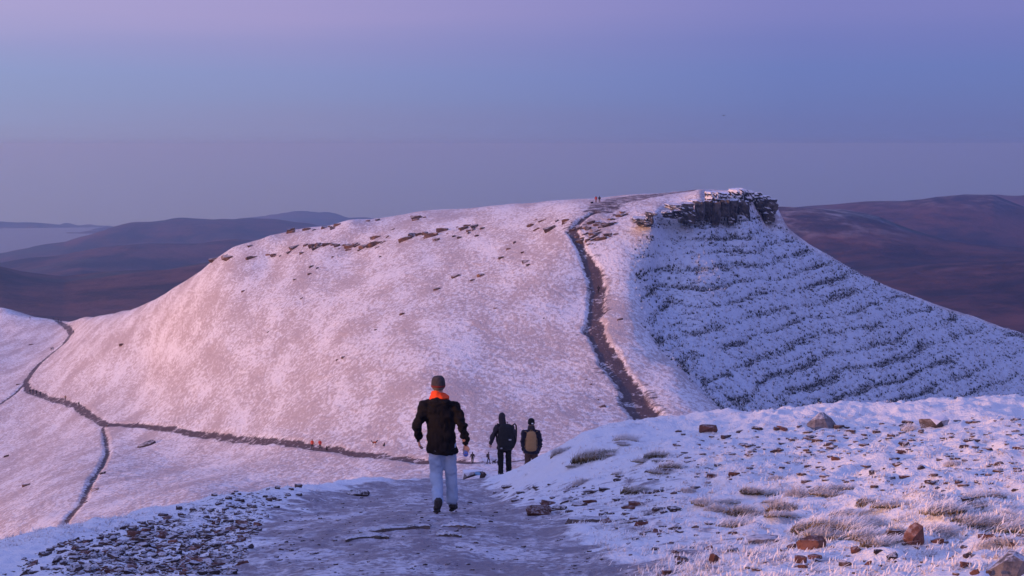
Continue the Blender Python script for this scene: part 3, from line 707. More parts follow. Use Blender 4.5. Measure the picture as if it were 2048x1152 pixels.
for i, (w, f, p, z, lab, grp, wpx) in enumerate(stones):
    mat = M_RED if R.random() < {'left': .28, 'brow': .15, 'slope': .5, 'lower': .65, 'side': .6, 'path': .4}[z] else (M_GREY if R.random() < .08 else M_STONE)
    me = rock_me('stone', mat, 500 + R.randrange(22), 1.0, 15, .42)
    size = (w, w * R.uniform(.6, 1.1), w * f * 1.25); rot = R.uniform(-3.1, 3.1) if z == 'left' else R.uniform(-.6, .6); tl = (R.uniform(-.26, .16), R.uniform(-.24, .24))
    loc = (p[0], p[1] + w * .2, p[2] + size[2] * (.02 if z == 'left' else .12))
    if i < 280:
        o = mesh_obj('stone', me); o.scale = size; o.rotation_euler = (*tl, rot); o.location = loc
        tag(o, lab, 'stone', grp)
    else:
        M = Matrix.LocRotScale(Vector(loc), Matrix.Rotation(rot, 3, 'Z').to_quaternion(), Vector(size))
        base = len(rest_V)
        rest_V += [tuple(M @ v.co) for v in me.vertices]
        for pl in me.polygons: rest_T.append([base + x for x in pl.vertices][:3])
rub = mesh_obj('stone_rubble', tri_mesh('stone_rubble', rest_V, rest_T, M_STONE)); rub['kind'] = 'stuff'
tag(rub, 'small dark stone chips strewn between the larger stones of the near slope', 'stone')

# ------------------------------------------------------------------ rocks of the hill
hill_rocks = [(70,415,46),(150,405,60),(125,398,30),(265,402,50),(277,300,26),(380,388,34),(412,270,36),(465,272,34),(482,352,44),(455,375,26),(546,258,34),(640,247,40),(700,236,34),(575,343,40),(610,345,34),(645,335,36),(700,342,30),
  (770,348,52),(838,352,46),(905,330,66),(880,340,46),(905,298,44),(935,322,26),(860,212,18),(910,208,20),(1112,197,56),(1050,312,56),(1090,290,50),(1180,292,66),(1240,264,50),(1210,312,30),(1350,255,44),(1405,246,40),(1380,262,30),
  (1330,300,24),(1420,288,24),(1300,292,18),(1695,237,34),(1752,212,36),(1720,258,22),(1792,258,52),(1828,212,24),(1872,214,30),(1612,325,20),(1578,357,20),(1542,402,24),(1665,422,28),(1680,440,18),(1650,375,16),(1310,498,40),(1436,495,32),(1395,517,24),
  (1212,564,28),(1036,690,24),(350,780,16),(520,610,14),(256,343,22),(600,205,14),(560,487,18),(735,912,22),(700,925,12),(900,770,12),(1510,660,12),(1760,712,8),(600,455,14),(485,513,14),(220,575,16),(925,395,12),(570,447,20),(680,398,12),(985,255,22),(960,295,16),(520,380,20)]
def far_rock(u, v, wp, hp, mat, seed, name='rock', dy=0.0, ymin=200):
    p = ground_at(u, v, ymin); k = px(p[1]); r = random.Random(seed)
    me = rock_me(name, mat, 700 + seed % 16, 1.0, 16, .7)
    o = mesh_obj(name, me); o.scale = (wp * k, wp * k * r.uniform(.6, .9), hp * k * 1.35); o.rotation_euler = (r.uniform(-.1, .1), r.uniform(-.28, .02), r.uniform(.1, .7))
    o.location = (p[0], p[1] + dy + wp * k * .12, p[2] + hp * k * .1)
    return o, p
for i, (cx, cy, w) in enumerate(hill_rocks):
    u, v = 400 + cx / 2.56, 360 + cy / 2.56; wp = w / 2.56 * 1.4
    band = cy < 440
    o, p = far_rock(u, v, wp, wp * random.uniform(.28, .42) + 2, M_HILLROCK, i)
    if band: tag(o, 'dark brown rock of the broken ledge below the flat summit of the sunlit slope', 'rock', 'rocks of the broken ledge on the sunlit slope')
    else: tag(o, 'lone dark rock lying on the sunlit snow below the broken ledge', 'rock', 'lone rocks on the sunlit slope')
rb = random.Random(21)
for i in range(60):
    cx, cy, w = rb.choice([q for q in hill_rocks if q[1] < 420 and q[2] > 28])
    u, v = 400 + cx / 2.56 + rb.uniform(-16, 16), 360 + cy / 2.56 + rb.uniform(-5, 5); wp = rb.choice([5, 7, 9, 12, 16])
    o, p = far_rock(u, v, wp, wp * rb.uniform(.3, .5) + 1.2, M_HILLROCK, 800 + i)
    tag(o, 'dark brown rock of the broken ledge below the flat summit of the sunlit slope', 'rock', 'rocks of the broken ledge on the sunlit slope')
for i, (u, v, w) in enumerate([(12,914,14),(52,972,18),(190,981,16),(205,948,16),(36,770,10),(62,690,10),(215,852,8),(245,690,16),(292,893,40),(172,1005,9),(1180,770,10),(1172,760,7),(1205,815,14),(1195,800,9),(1240,640,14)]):
    o, p = far_rock(u, v, w, w * .32 + 1, M_HILLROCK, 300 + i)
    tag(o, 'small dark rock on the lower snow slope beside the hill paths', 'rock', 'small rocks on the lower slope')
R2_ = random.Random(5)
for i in range(46):
    a = R2_.random()
    u = 1150 + a * 95 + R2_.uniform(-12, 12); v = 458 - a * 35 + R2_.random() * (18 + 60 * a * (1 - a) * 2)
    w = R2_.choice([8, 10, 12, 15, 19, 24])
    o, p = far_rock(u, v, w, w * .32 + 1.5, M_HILLROCK, 400 + i)
    tag(o, 'tan rock of the outcrop where the stepped path reaches the summit', 'rock', 'rocks of the outcrop at the top of the stepped path')

# ------------------------------------------------------------------ the summit crag, block by block
crag = structure(empty('crag', unproj(1430, 450, 438)))
crag['label'] = 'dark layered sandstone crag under the right-hand end of the summit'
def crag_block(u, v0, v1, wpx_, depth, y, seed, mat=M_CRAG, name='rock_block'):
    """block between photo rows v0 (top) and v1 (foot), centred on column u at distance y"""
    r = random.Random(seed); bm = bmesh.new()
    bmesh.ops.create_cube(bm, size=1.0); bmesh.ops.subdivide_edges(bm, edges=bm.edges[:], cuts=5, use_grid_fill=True)
    k = px(y); W_ = wpx_ * k; H = (v1 - v0) * k; nl = max(2, int(H / 1.1))
    ph = r.uniform(0, 6)
    for vt in bm.verts:
        c = vt.co; t = c.z + .5
        s = 1 + .05 * math.sin(t * nl * 6.28 + ph) + .06 * math.sin(c.x * 11 + ph * 2) * math.cos(c.y * 9) - .16 * max(0, abs(t - .55) - .2)
        n1 = math.sin(c.x * 9 + seed) * math.cos(c.z * 7 + seed * 1.7) * .05
        sq = math.hypot(c.x, c.y) * 2
        rd = 1 - .26 * max(0, sq - .80)
        c.x = c.x * s * rd + n1 + r.uniform(-.035, .035); c.y = c.y * s * rd + r.uniform(-.05, .05); c.z += r.uniform(-.03, .03)
        c.x *= W_; c.y *= depth; c.z *= H
    o = mesh_obj(name, bm_mesh(bm, name, mat), crag)
    P0 = unproj(u, (v0 + v1) / 2, y)
    o.location = Vector((P0[0], P0[1] + depth * .35, P0[2])) - crag.location
    o.rotation_euler = (r.uniform(-.06, .10), r.uniform(-.07, .05), r.uniform(-.25, .35))
    return o
def yc(u): return float(np.interp(u, [1140, 1260, 1310, 1390, 1450, 1535, 1552], [408, 412, 413, 428, 437, 457, 461]))
C3 = lambda x, y: (1140 + x / 4.655, 360 + y / 4.655)
blocks = [ # crop coords: centre x, top, foot, width
 (1095,285,400,150),(1090,215,300,120),(1215,205,380,80),(1290,195,380,90),(1350,205,420,80),(1430,185,340,90),(1520,185,390,90),(1620,200,380,110),(1580,185,300,70),(1505,340,410,60),(1360,350,415,60),
(1830,190,320,170),(1850,300,400,110),(1770,185,280,80),(1890,180,290,60),
 (1000,290,360,90),(920,285,345,90),(970,225,265,110),(890,290,320,60),
 (650,350,395,130),(700,385,430,100),(745,330,420,70),(640,370,385,110),(760,300,330,70),
 (1320,110,205,100),(1440,120,200,90),(1560,84,195,120),(1650,100,205,90),(1740,122,205,90),(1820,148,205,90),(1160,185,230,80),
 (1735,330,380,60)]
for i, (cx, t0, t1, w) in enumerate(blocks):
    u, v0 = C3(cx, t0); _, v1 = C3(cx, t1)
    upper = t1 < 232 and cx > 1100
    y = yc(u) + (5.0 if upper else 0.0) + (2.0 if t0 < 200 and not upper else 0)
    crag_block(u, v0, v1, w / 4.655 * 1.12, (4.5 if not upper else 5.5) * (.7 + .5 * (w / 120)), y, 900 + i, M_CRAGSNOW if upper else M_CRAG)

# summit cairn: a small heap of red stones
cp_ = ground_at(1430, 379, 440, 520)
cairn = empty('cairn', cp_)
tag(cairn, 'low reddish stone cairn on the skyline of the summit', 'cairn')
rc = random.Random(3)
for lv in range(3):
    for j in range(6 - lv * 2):
        o = mesh_obj('stone', rock_me('stone', M_HILLROCK, 720 + (lv * 3 + j) % 5, 1.0, 14, .7), cairn)
        a = j * 1.1 + lv; rr_ = .75 * (1 - lv / 3)
        o.location = (math.cos(a) * rr_ * 1.5, math.sin(a) * rr_, .15 + lv * .32); o.scale = (.9, .7, .45); o.rotation_euler = (0, 0, a)

# ------------------------------------------------------------------ frosted grass and heather
def tuft_mat(name, base, mid, tip):
    m, nt, b = newmat(name)
    t = attr(nt, 'tip'); g = noise(nt, coords(nt), 5.0, 3)
    c = mixc(nt, ramp(nt, t, .02, .45), base, mid)
    c = mixc(nt, ramp(nt, mth(nt, 'ADD', t, mth(nt, 'MULTIPLY_ADD', g, .5, -.25)), .35, .72), c, tip)
    nt.links.new(c, b.inputs['Base Color']); b.inputs['Roughness'].default_value = .9; b.inputs['Specular IOR Level'].default_value = .1
    return m
M_TUFT = tuft_mat('rimed_grass', (.045, .038, .016), (.30, .22, .12), (.80, .76, .76))
M_RIME = tuft_mat('rime_turf', (.34, .27, .22), (.66, .60, .58), (.84, .82, .84))
M_HEATH = tuft_mat('snowy_heather', (.012, .012, .008), (.10, .10, .11), (.62, .66, .76))  # bluish snow tips: shade of the face put into their colour
def blades(n, r, h, rad, lean, width, seg=2, wind=None):
    V, T, A = [], [], []
    for _ in range(n):
        a = r.uniform(0, 6.283); d = rad * math.sqrt(r.random()); bx, by = math.cos(a) * d, math.sin(a) * d
        a2 = a + r.uniform(-.9, .9) if wind is None else wind + r.gauss(0, .7); ln = lean * r.uniform(.3, 1.2) * (d / rad + .25); hh = h * r.uniform(.55, 1.1); w = width * r.uniform(.7, 1.3)
        wx, wy = -math.sin(a2) * w, math.cos(a2) * w; b0 = len(V)
        for s in range(seg + 1):
            t = s / seg; k = ln * t * t; zz = hh * (t - .35 * t * t * min(1, ln / h)) 
            ww = 1 - t * .85
            V += [(bx + math.cos(a2) * k - wx * ww, by + math.sin(a2) * k - wy * ww, zz), (bx + math.cos(a2) * k + wx * ww, by + math.sin(a2) * k + wy * ww, zz)]; A += [t, t]
        for s in range(seg):
            q = b0 + 2 * s; T += [(q, q + 1, q + 3), (q, q + 3, q + 2)]
    return np.array(V), np.array(T), np.array(A)
tufts = [(1190,918,112,34,'large green-brown frosted tussock left of centre on the right-hand bank'),(1310,915,60,26,'frosted tussock right of the large green-brown one'),(1335,935,56,22,'brown frosted tussock near the stones of the upper bank'),
 (1160,968,40,20,'small frosted tussock at the foot of the right-hand bank beside the path'),(1265,985,52,22,'brown tussock with a stone just above the icy side patch'),(1480,1030,66,34,'straw-coloured frosted tussock left of the middle of the bank'),
 (1562,1018,64,30,'frosted tussock with dark stems right of the straw-coloured one'),(1590,992,52,34,'tall pale rimed tussock behind the middle of the bank'),(1642,1060,74,46,'big dark-hearted rimed tussock above the long red slab'),
 (1600,1062,44,30,'pale rimed tussock left of the big dark-hearted one'),(1700,1062,80,38,'wide pale rimed tussock between the big dark one and the red boulder'),(1735,1005,56,20,'low dark-flecked tussock on the upper middle of the bank'),
 (1745,1090,60,28,'rimed tussock above the small brown stones by the red slab'),(1790,1068,44,30,'brown rimed tussock against the left of the tilted red boulder'),(1872,1066,50,32,'rimed tussock behind the right side of the tilted red boulder'),
 (1935,1046,84,30,'long green-hearted tussock below the dark square block'),(1975,1096,66,34,'pale rimed tussock in the lower right above the corner slab'),(2010,1030,46,20,'small rimed tussock at the right edge below the square block'),
 (1815,862,30,22,'rimed tussock at the left of the snow-buried boulder'),(1500,985,48,22,'faint rimed tussock above the straw-coloured one'),(1430,1022,44,22,'small pale tussock at the left end of the middle bank'),
 (1900,930,36,14,'tiny rimed tussock on the stony upper right slope'),(1550,960,40,16,'tiny pale tussock among flat stones mid-slope'),(1120,905,40,20,'rimed tussock on the bank hiding the walker with the tan pack'),
 (1250,880,60,18,'low rimed tussock on the left shoulder of the right-hand brow'),(1375,985,40,16,'small tussock beside the icy side patch')]
tp = near_many([(t[0], t[1]) for t in tufts])
for i, (t, p) in enumerate(zip(tufts, tp)):
    u, v, w, hgt, lab = t; k = px(p[1]); r = random.Random(60 + i)
    V, T, A = blades(int(160 + w * 4.0), r, hgt * k * .92, w * k * .46, hgt * k * 1.35, .0050 + .0022 * k * 100, 3, -.6 + r.uniform(-.8, .8))
    an_ = np.arctan2(V[:, 1], V[:, 0]); V[:, :2] *= (.75 + .45 * vnoise(an_ * 1.6 + i * 7, an_ * 0 + i, 3))[:, None]
    V[:, 1] *= .8
    hs = height(p[0] + V[:, 0], p[1] + V[:, 1]) - p[2]; V[:, 2] += hs * (1 - A) - .015
    dark = 1.0 if any(q in lab for q in ('green', 'dark', 'brown', 'straw')) else .45
    A = A ** (1.0 if dark == 1 else .55) + (0 if dark == 1 else .22)
    o = mesh_obj('grass_tussock', tri_mesh('grass_tussock', V, T, M_TUFT, {'tip': A}), loc=p)
    tag(o, lab, 'grass', 'rimed tussocks on the right-hand bank')
rt = random.Random(8)
uvs = sample_poly([(1400, 1010), (1560, 965), (1800, 985), (2040, 985), (2045, 1125), (1850, 1110), (1660, 1085), (1480, 1055)], 34, rt) + sample_poly([(1110, 925), (1240, 875), (1400, 895), (1380, 960), (1200, 975)], 9, rt)
protoK = []
for i in range(7):
    V, T, A = blades(230, random.Random(200 + i), .17, .19, .22, .0075, 3, -.6)
    an_ = np.arctan2(V[:, 1], V[:, 0]); V[:, :2] *= (.7 + .5 * vnoise(an_ * 1.6 + i * 7, an_ * 0 + i, 3))[:, None]; V[:, 2] -= .03
    protoK.append(tri_mesh('grass_tussock', V, T, M_TUFT, {'tip': A ** .6 + .16}))
for i, p in enumerate(near_many(uvs)):
    if p is None: continue
    o = mesh_obj('grass_tussock', protoK[i % 7], loc=p); sc_k = rt.uniform(.6, 1.25); o.scale = (sc_k, sc_k, sc_k * rt.uniform(.45, .8)); o.rotation_euler = (-.12, 0, rt.uniform(-.8, .8))
    tag(o, 'low pale rimed tussock among many on the frosted right-hand bank', 'grass', 'low rimed tussocks on the right-hand bank')
# fine rime-coated turf between them
def scatter_rime(n, seed):
    r = np.random.default_rng(seed)
    t = r.uniform(-.29, .29, n); rad = 1 / r.uniform(1 / 53, 1 / 12.8, n)
    x = np.sin(t) * rad; y = np.cos(t) * rad
    m, _ = masks(x, y); sc = screemask(x, y)
    u, v = proj(x, y, height(x, y))
    right = sstep(960, 1260, u + (v - 950) * -.4)
    left = sstep(0, 1, (1 - sstep(-.05, .45, (v - (1085 - .17 * u)) / 60)) * (u < 640))
    dens = (right * (.25 + .9 * sstep(-.05, .35, fbm(x / 1.1, y / 1.1, 3, 91))) + .8 * left) * (1 - m) * (1 - sc)
    k = r.random(n) < dens
    return x[k], y[k]
gx, gy = scatter_rime(60000, 4); gz = height(gx, gy)
protoV, protoT, protoA = [], [], []
for i in range(6):
    a, b, c = blades(6, random.Random(i), .058, .065, .085, .0062, 1, -.6); protoV.append(a); protoT.append(b); protoA.append(c)
Vs, Ts, As = [], [], []; off = 0
rg = np.random.default_rng(9)
for i in range(len(gx)):
    j = i % 6; s = rg.uniform(.6, 1.5); a = rg.normal(0, .6); ca, sa = math.cos(a) * s, math.sin(a) * s
    v = protoV[j]; q = np.c_[v[:, 0] * ca - v[:, 1] * sa + gx[i], v[:, 0] * sa + v[:, 1] * ca + gy[i], v[:, 2] * s + gz[i] - .012]
    Vs.append(q); Ts.append(protoT[j] + off); As.append(protoA[j] * .7 + .25); off += len(q)
rime = mesh_obj('rime_turf', tri_mesh('rime_turf', np.concatenate(Vs), np.concatenate(Ts), M_RIME, {'tip': np.concatenate(As)})); rime['kind'] = 'stuff'
tag(rime, 'fine rime-coated turf covering the near snow slope', 'grass')
# heather on the shaded face
def scatter_heath(n, seed):
    r = np.random.default_rng(seed)
    x = r.uniform(20, 150, n); y = r.uniform(290, 512, n)
    f = face_mask(x, y); b = face_bands(x, y, base_h(x, y))
    cl = sstep(-.05, .40, fbm(x / 3.2, y / 3.2, 3, 95))
    k = r.random(n) < f * (.22 + 1.5 * b * b * (.35 + .65 * cl))
    return x[k], y[k], b[k]
hx, hy, hb = scatter_heath(170000, 5); hz_ = height(hx, hy)
protoH = [blades(4, random.Random(50 + i), .70, .30, .25, .17, 1) for i in range(6)]
Vs, Ts, As = [], [], []; off = 0
for i in range(len(hx)):
    v, T, A = protoH[i % 6]; s = rg.uniform(.5, 1.25); a = rg.uniform(0, 6.28); ca, sa = math.cos(a) * s, math.sin(a) * s
    Vs.append(np.c_[v[:, 0] * ca - v[:, 1] * sa + hx[i], v[:, 0] * sa + v[:, 1] * ca + hy[i], v[:, 2] * s + hz_[i] - .15]); Ts.append(T + off); off += len(v)
    As.append(np.clip(A * .75 + rg.uniform(-.25, .45) - .25 * hb[i] + (.30 if hb[i] < .25 else 0), 0, 1))
heath = mesh_obj('snowy_heather', tri_mesh('snowy_heather', np.concatenate(Vs), np.concatenate(Ts), M_HEATH, {'tip': np.concatenate(As)})); heath['kind'] = 'stuff'
tag(heath, 'snow-dusted dark heather covering the shaded face below the crag', 'heather')
print('rime', len(gx), 'heath', len(hx), 'stones', len(stones))
# ------------------------------------------------------------------ people
def ring_loft(bm, rings, n=16):
    """rings: (centre, ax, ay) with half-axis vectors; closed caps"""
    loops = []
    for c, ax, ay in rings:
        c, ax, ay = Vector(c), Vector(ax), Vector(ay)
        loops.append([bm.verts.new(c + ax * math.cos(6.28318 * i / n) + ay * math.sin(6.28318 * i / n)) for i in range(n)])
    for a, b in zip(loops[:-1], loops[1:]):
        for i in range(n): bm.faces.new((a[i], a[(i + 1) % n], b[(i + 1) % n], b[i]))
    bm.faces.new(list(reversed(loops[0]))); bm.faces.new(loops[-1])
def tube(bm, pts, rad, n=12, flat=1.0):
    pts = [Vector(p) for p in pts]; rings = []
    for i, p in enumerate(pts):
        d = (pts[min(i + 1, len(pts) - 1)] - pts[max(i - 1, 0)]).normalized()
        ref = Vector((0, 1, 0)) if abs(d.y) < .9 else Vector((0, 0, 1))
        ax = d.cross(ref).normalized(); ay = ax.cross(d).normalized()
        r = rad[i] if isinstance(rad, (list, tuple)) else rad
        rings.append((p, ax * r, ay * r * flat))
    # rounded ends
    d0 = (pts[0] - pts[1]).normalized(); d1 = (pts[-1] - pts[-2]).normalized()
    r0 = rings[0]; r1 = rings[-1]
    rings = [(r0[0] + d0 * r0[1].length * .55, r0[1] * .55, r0[2] * .55)] + rings + [(r1[0] + d1 * r1[1].length * .55, r1[1] * .55, r1[2] * .55)]
    ring_loft(bm, rings, n)
def ball(bm, c, rx, ry, rz, n=14):
    rings = []
    for j in range(1, 8):
        a = math.pi * j / 8 - math.pi / 2
        rings.append(((c[0], c[1], c[2] + math.sin(a) * rz), (math.cos(a) * rx, 0, 0), (0, math.cos(a) * ry, 0)))
    ring_loft(bm, rings, n)
def torso(bm, rows, n=20):
    ring_loft(bm, [((cx, cy, z), (rx, 0, 0), (0, ry, 0)) for z, rx, ry, cx, cy in rows], n)
def fuse(bm, name, mats, voxel, smooth=3, dec=1.0, wrinkle=0.0, wseed=0, wscale=(9, 9, 5)):
    """weld overlapping pieces into one continuous skin"""
    me = bpy.data.meshes.new('tmp'); bm.to_mesh(me); bm.free()
    o = bpy.data.objects.new('tmp', me); COL.objects.link(o)
    m = o.modifiers.new('r', 'REMESH'); m.mode = 'VOXEL'; m.voxel_size = voxel
    s = o.modifiers.new('s', 'SMOOTH'); s.factor = .5; s.iterations = smooth
    if dec < 1: d = o.modifiers.new('d', 'DECIMATE'); d.ratio = dec
    bpy.context.view_layer.update()
    out = bpy.data.meshes.new_from_object(o.evaluated_get(bpy.context.evaluated_depsgraph_get()))
    bpy.data.objects.remove(o); bpy.data.meshes.remove(me)
    out.name = name; out.materials.clear()
    for q in (mats if isinstance(mats, (list, tuple)) else [mats]): out.materials.append(q)
    nv = len(out.vertices); co = np.empty(nv * 3, np.float32); out.vertices.foreach_get('co', co); co = co.reshape(-1, 3)
    if wrinkle:
        no = np.empty(nv * 3, np.float32); out.vertices.foreach_get('normal', no); no = no.reshape(-1, 3)
        w = fbm(co[:, 0] * wscale[0] + co[:, 1] * wscale[1] + co[:, 2] * 4, co[:, 2] * wscale[2] * 3 - co[:, 0] * 5, 3, wseed)
        w2 = np.abs(fbm(co[:, 0] * 6 + co[:, 2] * 9, co[:, 1] * 6 - co[:, 2] * 11, 2, wseed + 7))
        co = co + no * (wrinkle * (w - w2 * .8))[:, None]
        out.vertices.foreach_set('co', co.reshape(-1).astype(np.float32)); out.update()
    out.polygons.foreach_set('use_smooth', np.ones(len(out.polygons), bool))
    return out, co
def cloth(name, col, rough=.75, var=.35, scale=14.0, weave=160.0, spec=.25):
    m, nt, b = newmat(name)
    c = coords(nt); f = noise(nt, c, scale, 4, .6); w = noise(nt, c, weave, 2)
    nt.links.new(mixc(nt, mth(nt, 'ADD', mth(nt, 'MULTIPLY', f, .7), mth(nt, 'MULTIPLY', w, .3)), tuple(x * (1 - var) for x in col), tuple(min(1, x * (1 + var)) for x in col)), b.inputs['Base Color'])
    b.inputs['Roughness'].default_value = rough; b.inputs['Specular IOR Level'].default_value = spec
    bump(nt, b, mth(nt, 'ADD', f, mth(nt, 'MULTIPLY', w, .15)), .012, .6)
    return m
M_SKIN = simple('skin', (.42, .24, .18), .6, .12, 30)
M_HAIR = simple('grey_hair', (.10, .08, .075), .7, .5, 90)
M_BLACK = cloth('black_shell', (.010, .009, .011), .85, .5, 9.0, spec=.12)
M_ORANGE = cloth('orange_lining', (.85, .075, .012), .7, .2)
M_JEANS = cloth('faded_denim', (.36, .45, .59), .9, .30, 6.0, spec=.1)
M_BOOT = simple('boot_leather', (.035, .030, .032), .6, .4, 40)
M_SOLE = simple('boot_sole', (.02, .018, .018), .8, .3, 60)
M_CAP = cloth('patterned_cap', (.030, .025, .028), .85, 2.2, 30)
M_CAPRED = cloth('cap_red', (.16, .025, .025), .8, .5, 40)
M_PURPLE = cloth('dark_plum_shell', (.030, .022, .028), .65)
M_DARKTR = cloth('black_trousers', (.010, .009, .010), .8)
M_PACKD = cloth('charcoal_pack', (.013, .012, .014), .7)
M_TAN = cloth('tan_pack', (.36, .20, .085), .8, .25, 18)
M_TANS = cloth('tan_strap', (.20, .12, .06), .8, .2)
M_BROWNTR = cloth('brown_trousers', (.10, .055, .045), .85)
M_WHITE = simple('white_print', (.75, .75, .75), .6, .05)
M_NAVY = cloth('navy_shell', (.018, .015, .028), .65)
M_RED = M_RED
M_ORJ = cloth('orange_jacket', (.42, .055, .018), .8)
M_REDJ = cloth('red_jacket', (.36, .035, .022), .8)
M_BLACKH = cloth('black_knit', (.012, .010, .012), .9, .4, 40)

def hand(bm, wrist, direction, palm_n, curl=.5, side=1, s=1.0):
    """palm with four curled fingers of unequal length and a thumb leaving its side"""
    d = Vector(direction).normalized(); pn = Vector(palm_n).normalized(); lat = d.cross(pn).normalized() * side
    w = Vector(wrist); pe = w + d * .085 * s
    ring_loft(bm, [(w, lat * .026 * s, pn * .018 * s), (w + d * .03 * s, lat * .038 * s, pn * .017 * s), (pe, lat * .042 * s, pn * .015 * s), (pe + d * .008 * s, lat * .036 * s, pn * .011 * s)], 12)
    for j, (o, L) in enumerate(((-.030, .066), (-.010, .078), (.011, .073), (.030, .056))):
        p0 = pe + lat * o * s - d * .006; pts_ = [p0]; a = 0
        for q, f in enumerate((.42, .33, .25)):
            a += curl * (.5, 1.0, .8)[q]
            pts_.append(pts_[-1] + (d * math.cos(a) + pn * math.sin(a)) * L * f * s)
        tube(bm, pts_, [.0095 * s, .009 * s, .0082 * s, .007 * s], 8)
    t0 = w + d * .022 * s - lat * .030 * s; t1 = t0 - lat * .026 * s + d * .026 * s + pn * .014 * s; t2 = t1 + d * .030 * s + pn * .022 * s * (1 + curl)
    tube(bm, [t0, t1, t2], [.0125 * s, .011 * s, .008 * s], 8)

def lerp(a, b, t): return tuple(a[i] + (b[i] - a[i]) * t for i in range(3))
def build_person(J, o, vox=.008):
    """J: joints in metres (x right, y away, z up). o: clothing options. Returns dict of meshes"""
    out = {}
    hx, hy, hz0 = J['head']
    # body: one continuous skin from crown to feet
    bm = bmesh.new()
    ball(bm, (hx, hy, hz0), .074, .092, .112)                                     # skull
    ball(bm, (hx, hy + .035, hz0 - .055), .056, .062, .070)                       # jaw
    tube(bm, [(hx, hy + .088, hz0 + .005), (hx, hy + .112, hz0 - .030)], [.010, .015], 8)    # nose
    tube(bm, [(hx - .03, hy + .080, hz0 + .028), (hx + .03, hy + .080, hz0 + .028)], .012, 8)  # brow
    tube(bm, [(hx - .02, hy + .090, hz0 - .060), (hx + .02, hy + .090, hz0 - .060)], .008, 8)  # lips
    for s in (-1, 1):
        tube(bm, [(hx + s * .076, hy - .005, hz0 + .022), (hx + s * .082, hy - .012, hz0), (hx + s * .074, hy, hz0 - .032)], [.012, .015, .010], 8)   # ears
    nx, ny, nz = J['neck']
    tube(bm, [(hx, hy - .01, hz0 - .06), (nx, ny, nz), (nx, ny, nz - .10)], [.055, .058, .075])
    cx, cy = J['chest'][:2]; wx, wy = J['waist'][:2]
    torso(bm, [(J['waist'][2] - .12, .155, .105, wx, wy), (J['waist'][2], .145, .10, wx, wy), (J['chest'][2], .165, .11, cx, cy), (J['neck'][2] - .09, .15, .085, nx, ny), (J['neck'][2] - .02, .06, .06, nx, ny)])
    for s in 'LR':
        tube(bm, [J['sh' + s], J['el' + s], J['wr' + s]], [.052, .040, .027])
        tube(bm, [J['hip' + s], J['kn' + s], J['an' + s]], [.078, .052, .036])
        a = Vector(J['an' + s]); t = Vector(J['toe' + s]); tube(bm, [a, a.lerp(t, .4) - Vector((0, 0, .03)), t], [.036, .036, .025])
        sg = 1 if s == 'R' else -1
        dv = (Vector(J['wr' + s]) - Vector(J['el' + s])).normalized()
        hand(bm, J['wr' + s], J.get('hd' + s, dv), J.get('pn' + s, (-sg * .8, .5, 0)), J.get('curl' + s, .55), sg)
    out['body'], co = fuse(bm, 'person', [o['skin'], o['hair']], vox, 2, .45)
    # hair grows on the back and sides of the skull
    pc = np.array([p.center[:] for p in out['body'].polygons])
    hairm = (pc[:, 2] > hz0 - .055 + .7 * np.maximum(0, pc[:, 1] - hy + .02)) & (np.hypot(pc[:, 0] - hx, pc[:, 1] - hy) < .13) & (pc[:, 1] < hy + .045) & (np.abs(pc[:, 0] - hx) < .078 + 0 * pc[:, 0])
    out['body'].polygons.foreach_set('material_index', hairm.astype(np.int32))
    # jacket
    bm = bmesh.new(); k = o.get('bulk', 1.0)
    pz = J['hem']; px_, py_ = J['pelvis'][:2]
    torso(bm, [(pz - .01, .205 * k, .145 * k, px_, py_), (pz + .03, .212 * k, .152 * k, px_, py_), (pz + .15, .198 * k, .142 * k, (px_ + wx) / 2, py_), (J['waist'][2] + .02, .190 * k, .138 * k, wx, wy), (J['chest'][2], .205 * k, .142 * k, cx, cy),
               (J['neck'][2] - .14, .202 * k, .128 * k, nx, ny - .01), (J['neck'][2] - .075, .150 * k, .105, nx, ny - .01), (J['neck'][2] - .03, .088, .085, nx, ny), (J['neck'][2] + .01, .072, .076, nx, ny)])
    for s in 'LR':
        sh, e, w = J['sh' + s], J['el' + s], J['wr' + s]
        inner = lerp(sh, (cx, cy, sh[2] - .03), .35)
        tube(bm, [inner, sh, lerp(sh, e, .5), e, lerp(e, w, .5), lerp(e, w, .97)], [.085 * k, .084 * k, .076 * k, .070 * k, .062 * k, .052 * k], 14)
    if o.get('pouch'):
        ball(bm, (nx + .01, ny - .105, nz - .070), .150, .060, .075)
    out['jacket'], _ = fuse(bm, 'jacket', o['jacket'], .011, 2, .7, .032, 3)
    # trousers
    bm = bmesh.new()
    torso(bm, [(pz + .16, .165, .115, px_, py_), (pz + .05, .182, .130, px_, py_), (J['pelvis'][2] - .10, .175, .130, px_, py_), (J['pelvis'][2] - .17, .13, .10, px_, py_)])
    for s in 'LR':
        h, kn, an = J['hip' + s], J['kn' + s], J['an' + s]
        tube(bm, [h, lerp(h, kn, .4), kn, lerp(kn, an, .45), lerp(kn, an, .93)], [.094, .097, .084, .080, .082], 14)
    out['trousers'], _ = fuse(bm, 'trousers', o['trousers'], .012, 2, .8, .020, 21, (7, 7, 3))
    # boots
    for s in 'LR':
        a = Vector(J['an' + s]); t = Vector(J['toe' + s]); bm = bmesh.new()
        f = (t - a); f.z = 0; f.normalize(); hl = Vector(J['heel' + s])
        tube(bm, [a + Vector((0, 0, .07)), a, hl + Vector((0, 0, .05)) + f * .03], [.056, .054, .048], 12)
        tube(bm, [hl + f * .02 + Vector((0, 0, .045)), hl.lerp(t, .55) + Vector((0, 0, .045)), t + Vector((0, 0, .032))], [.046, .052, .038], 12, .9)
        bt, _ = fuse(bm, 'boot', o['boot'], .010, 2, .6)
        bm = bmesh.new()
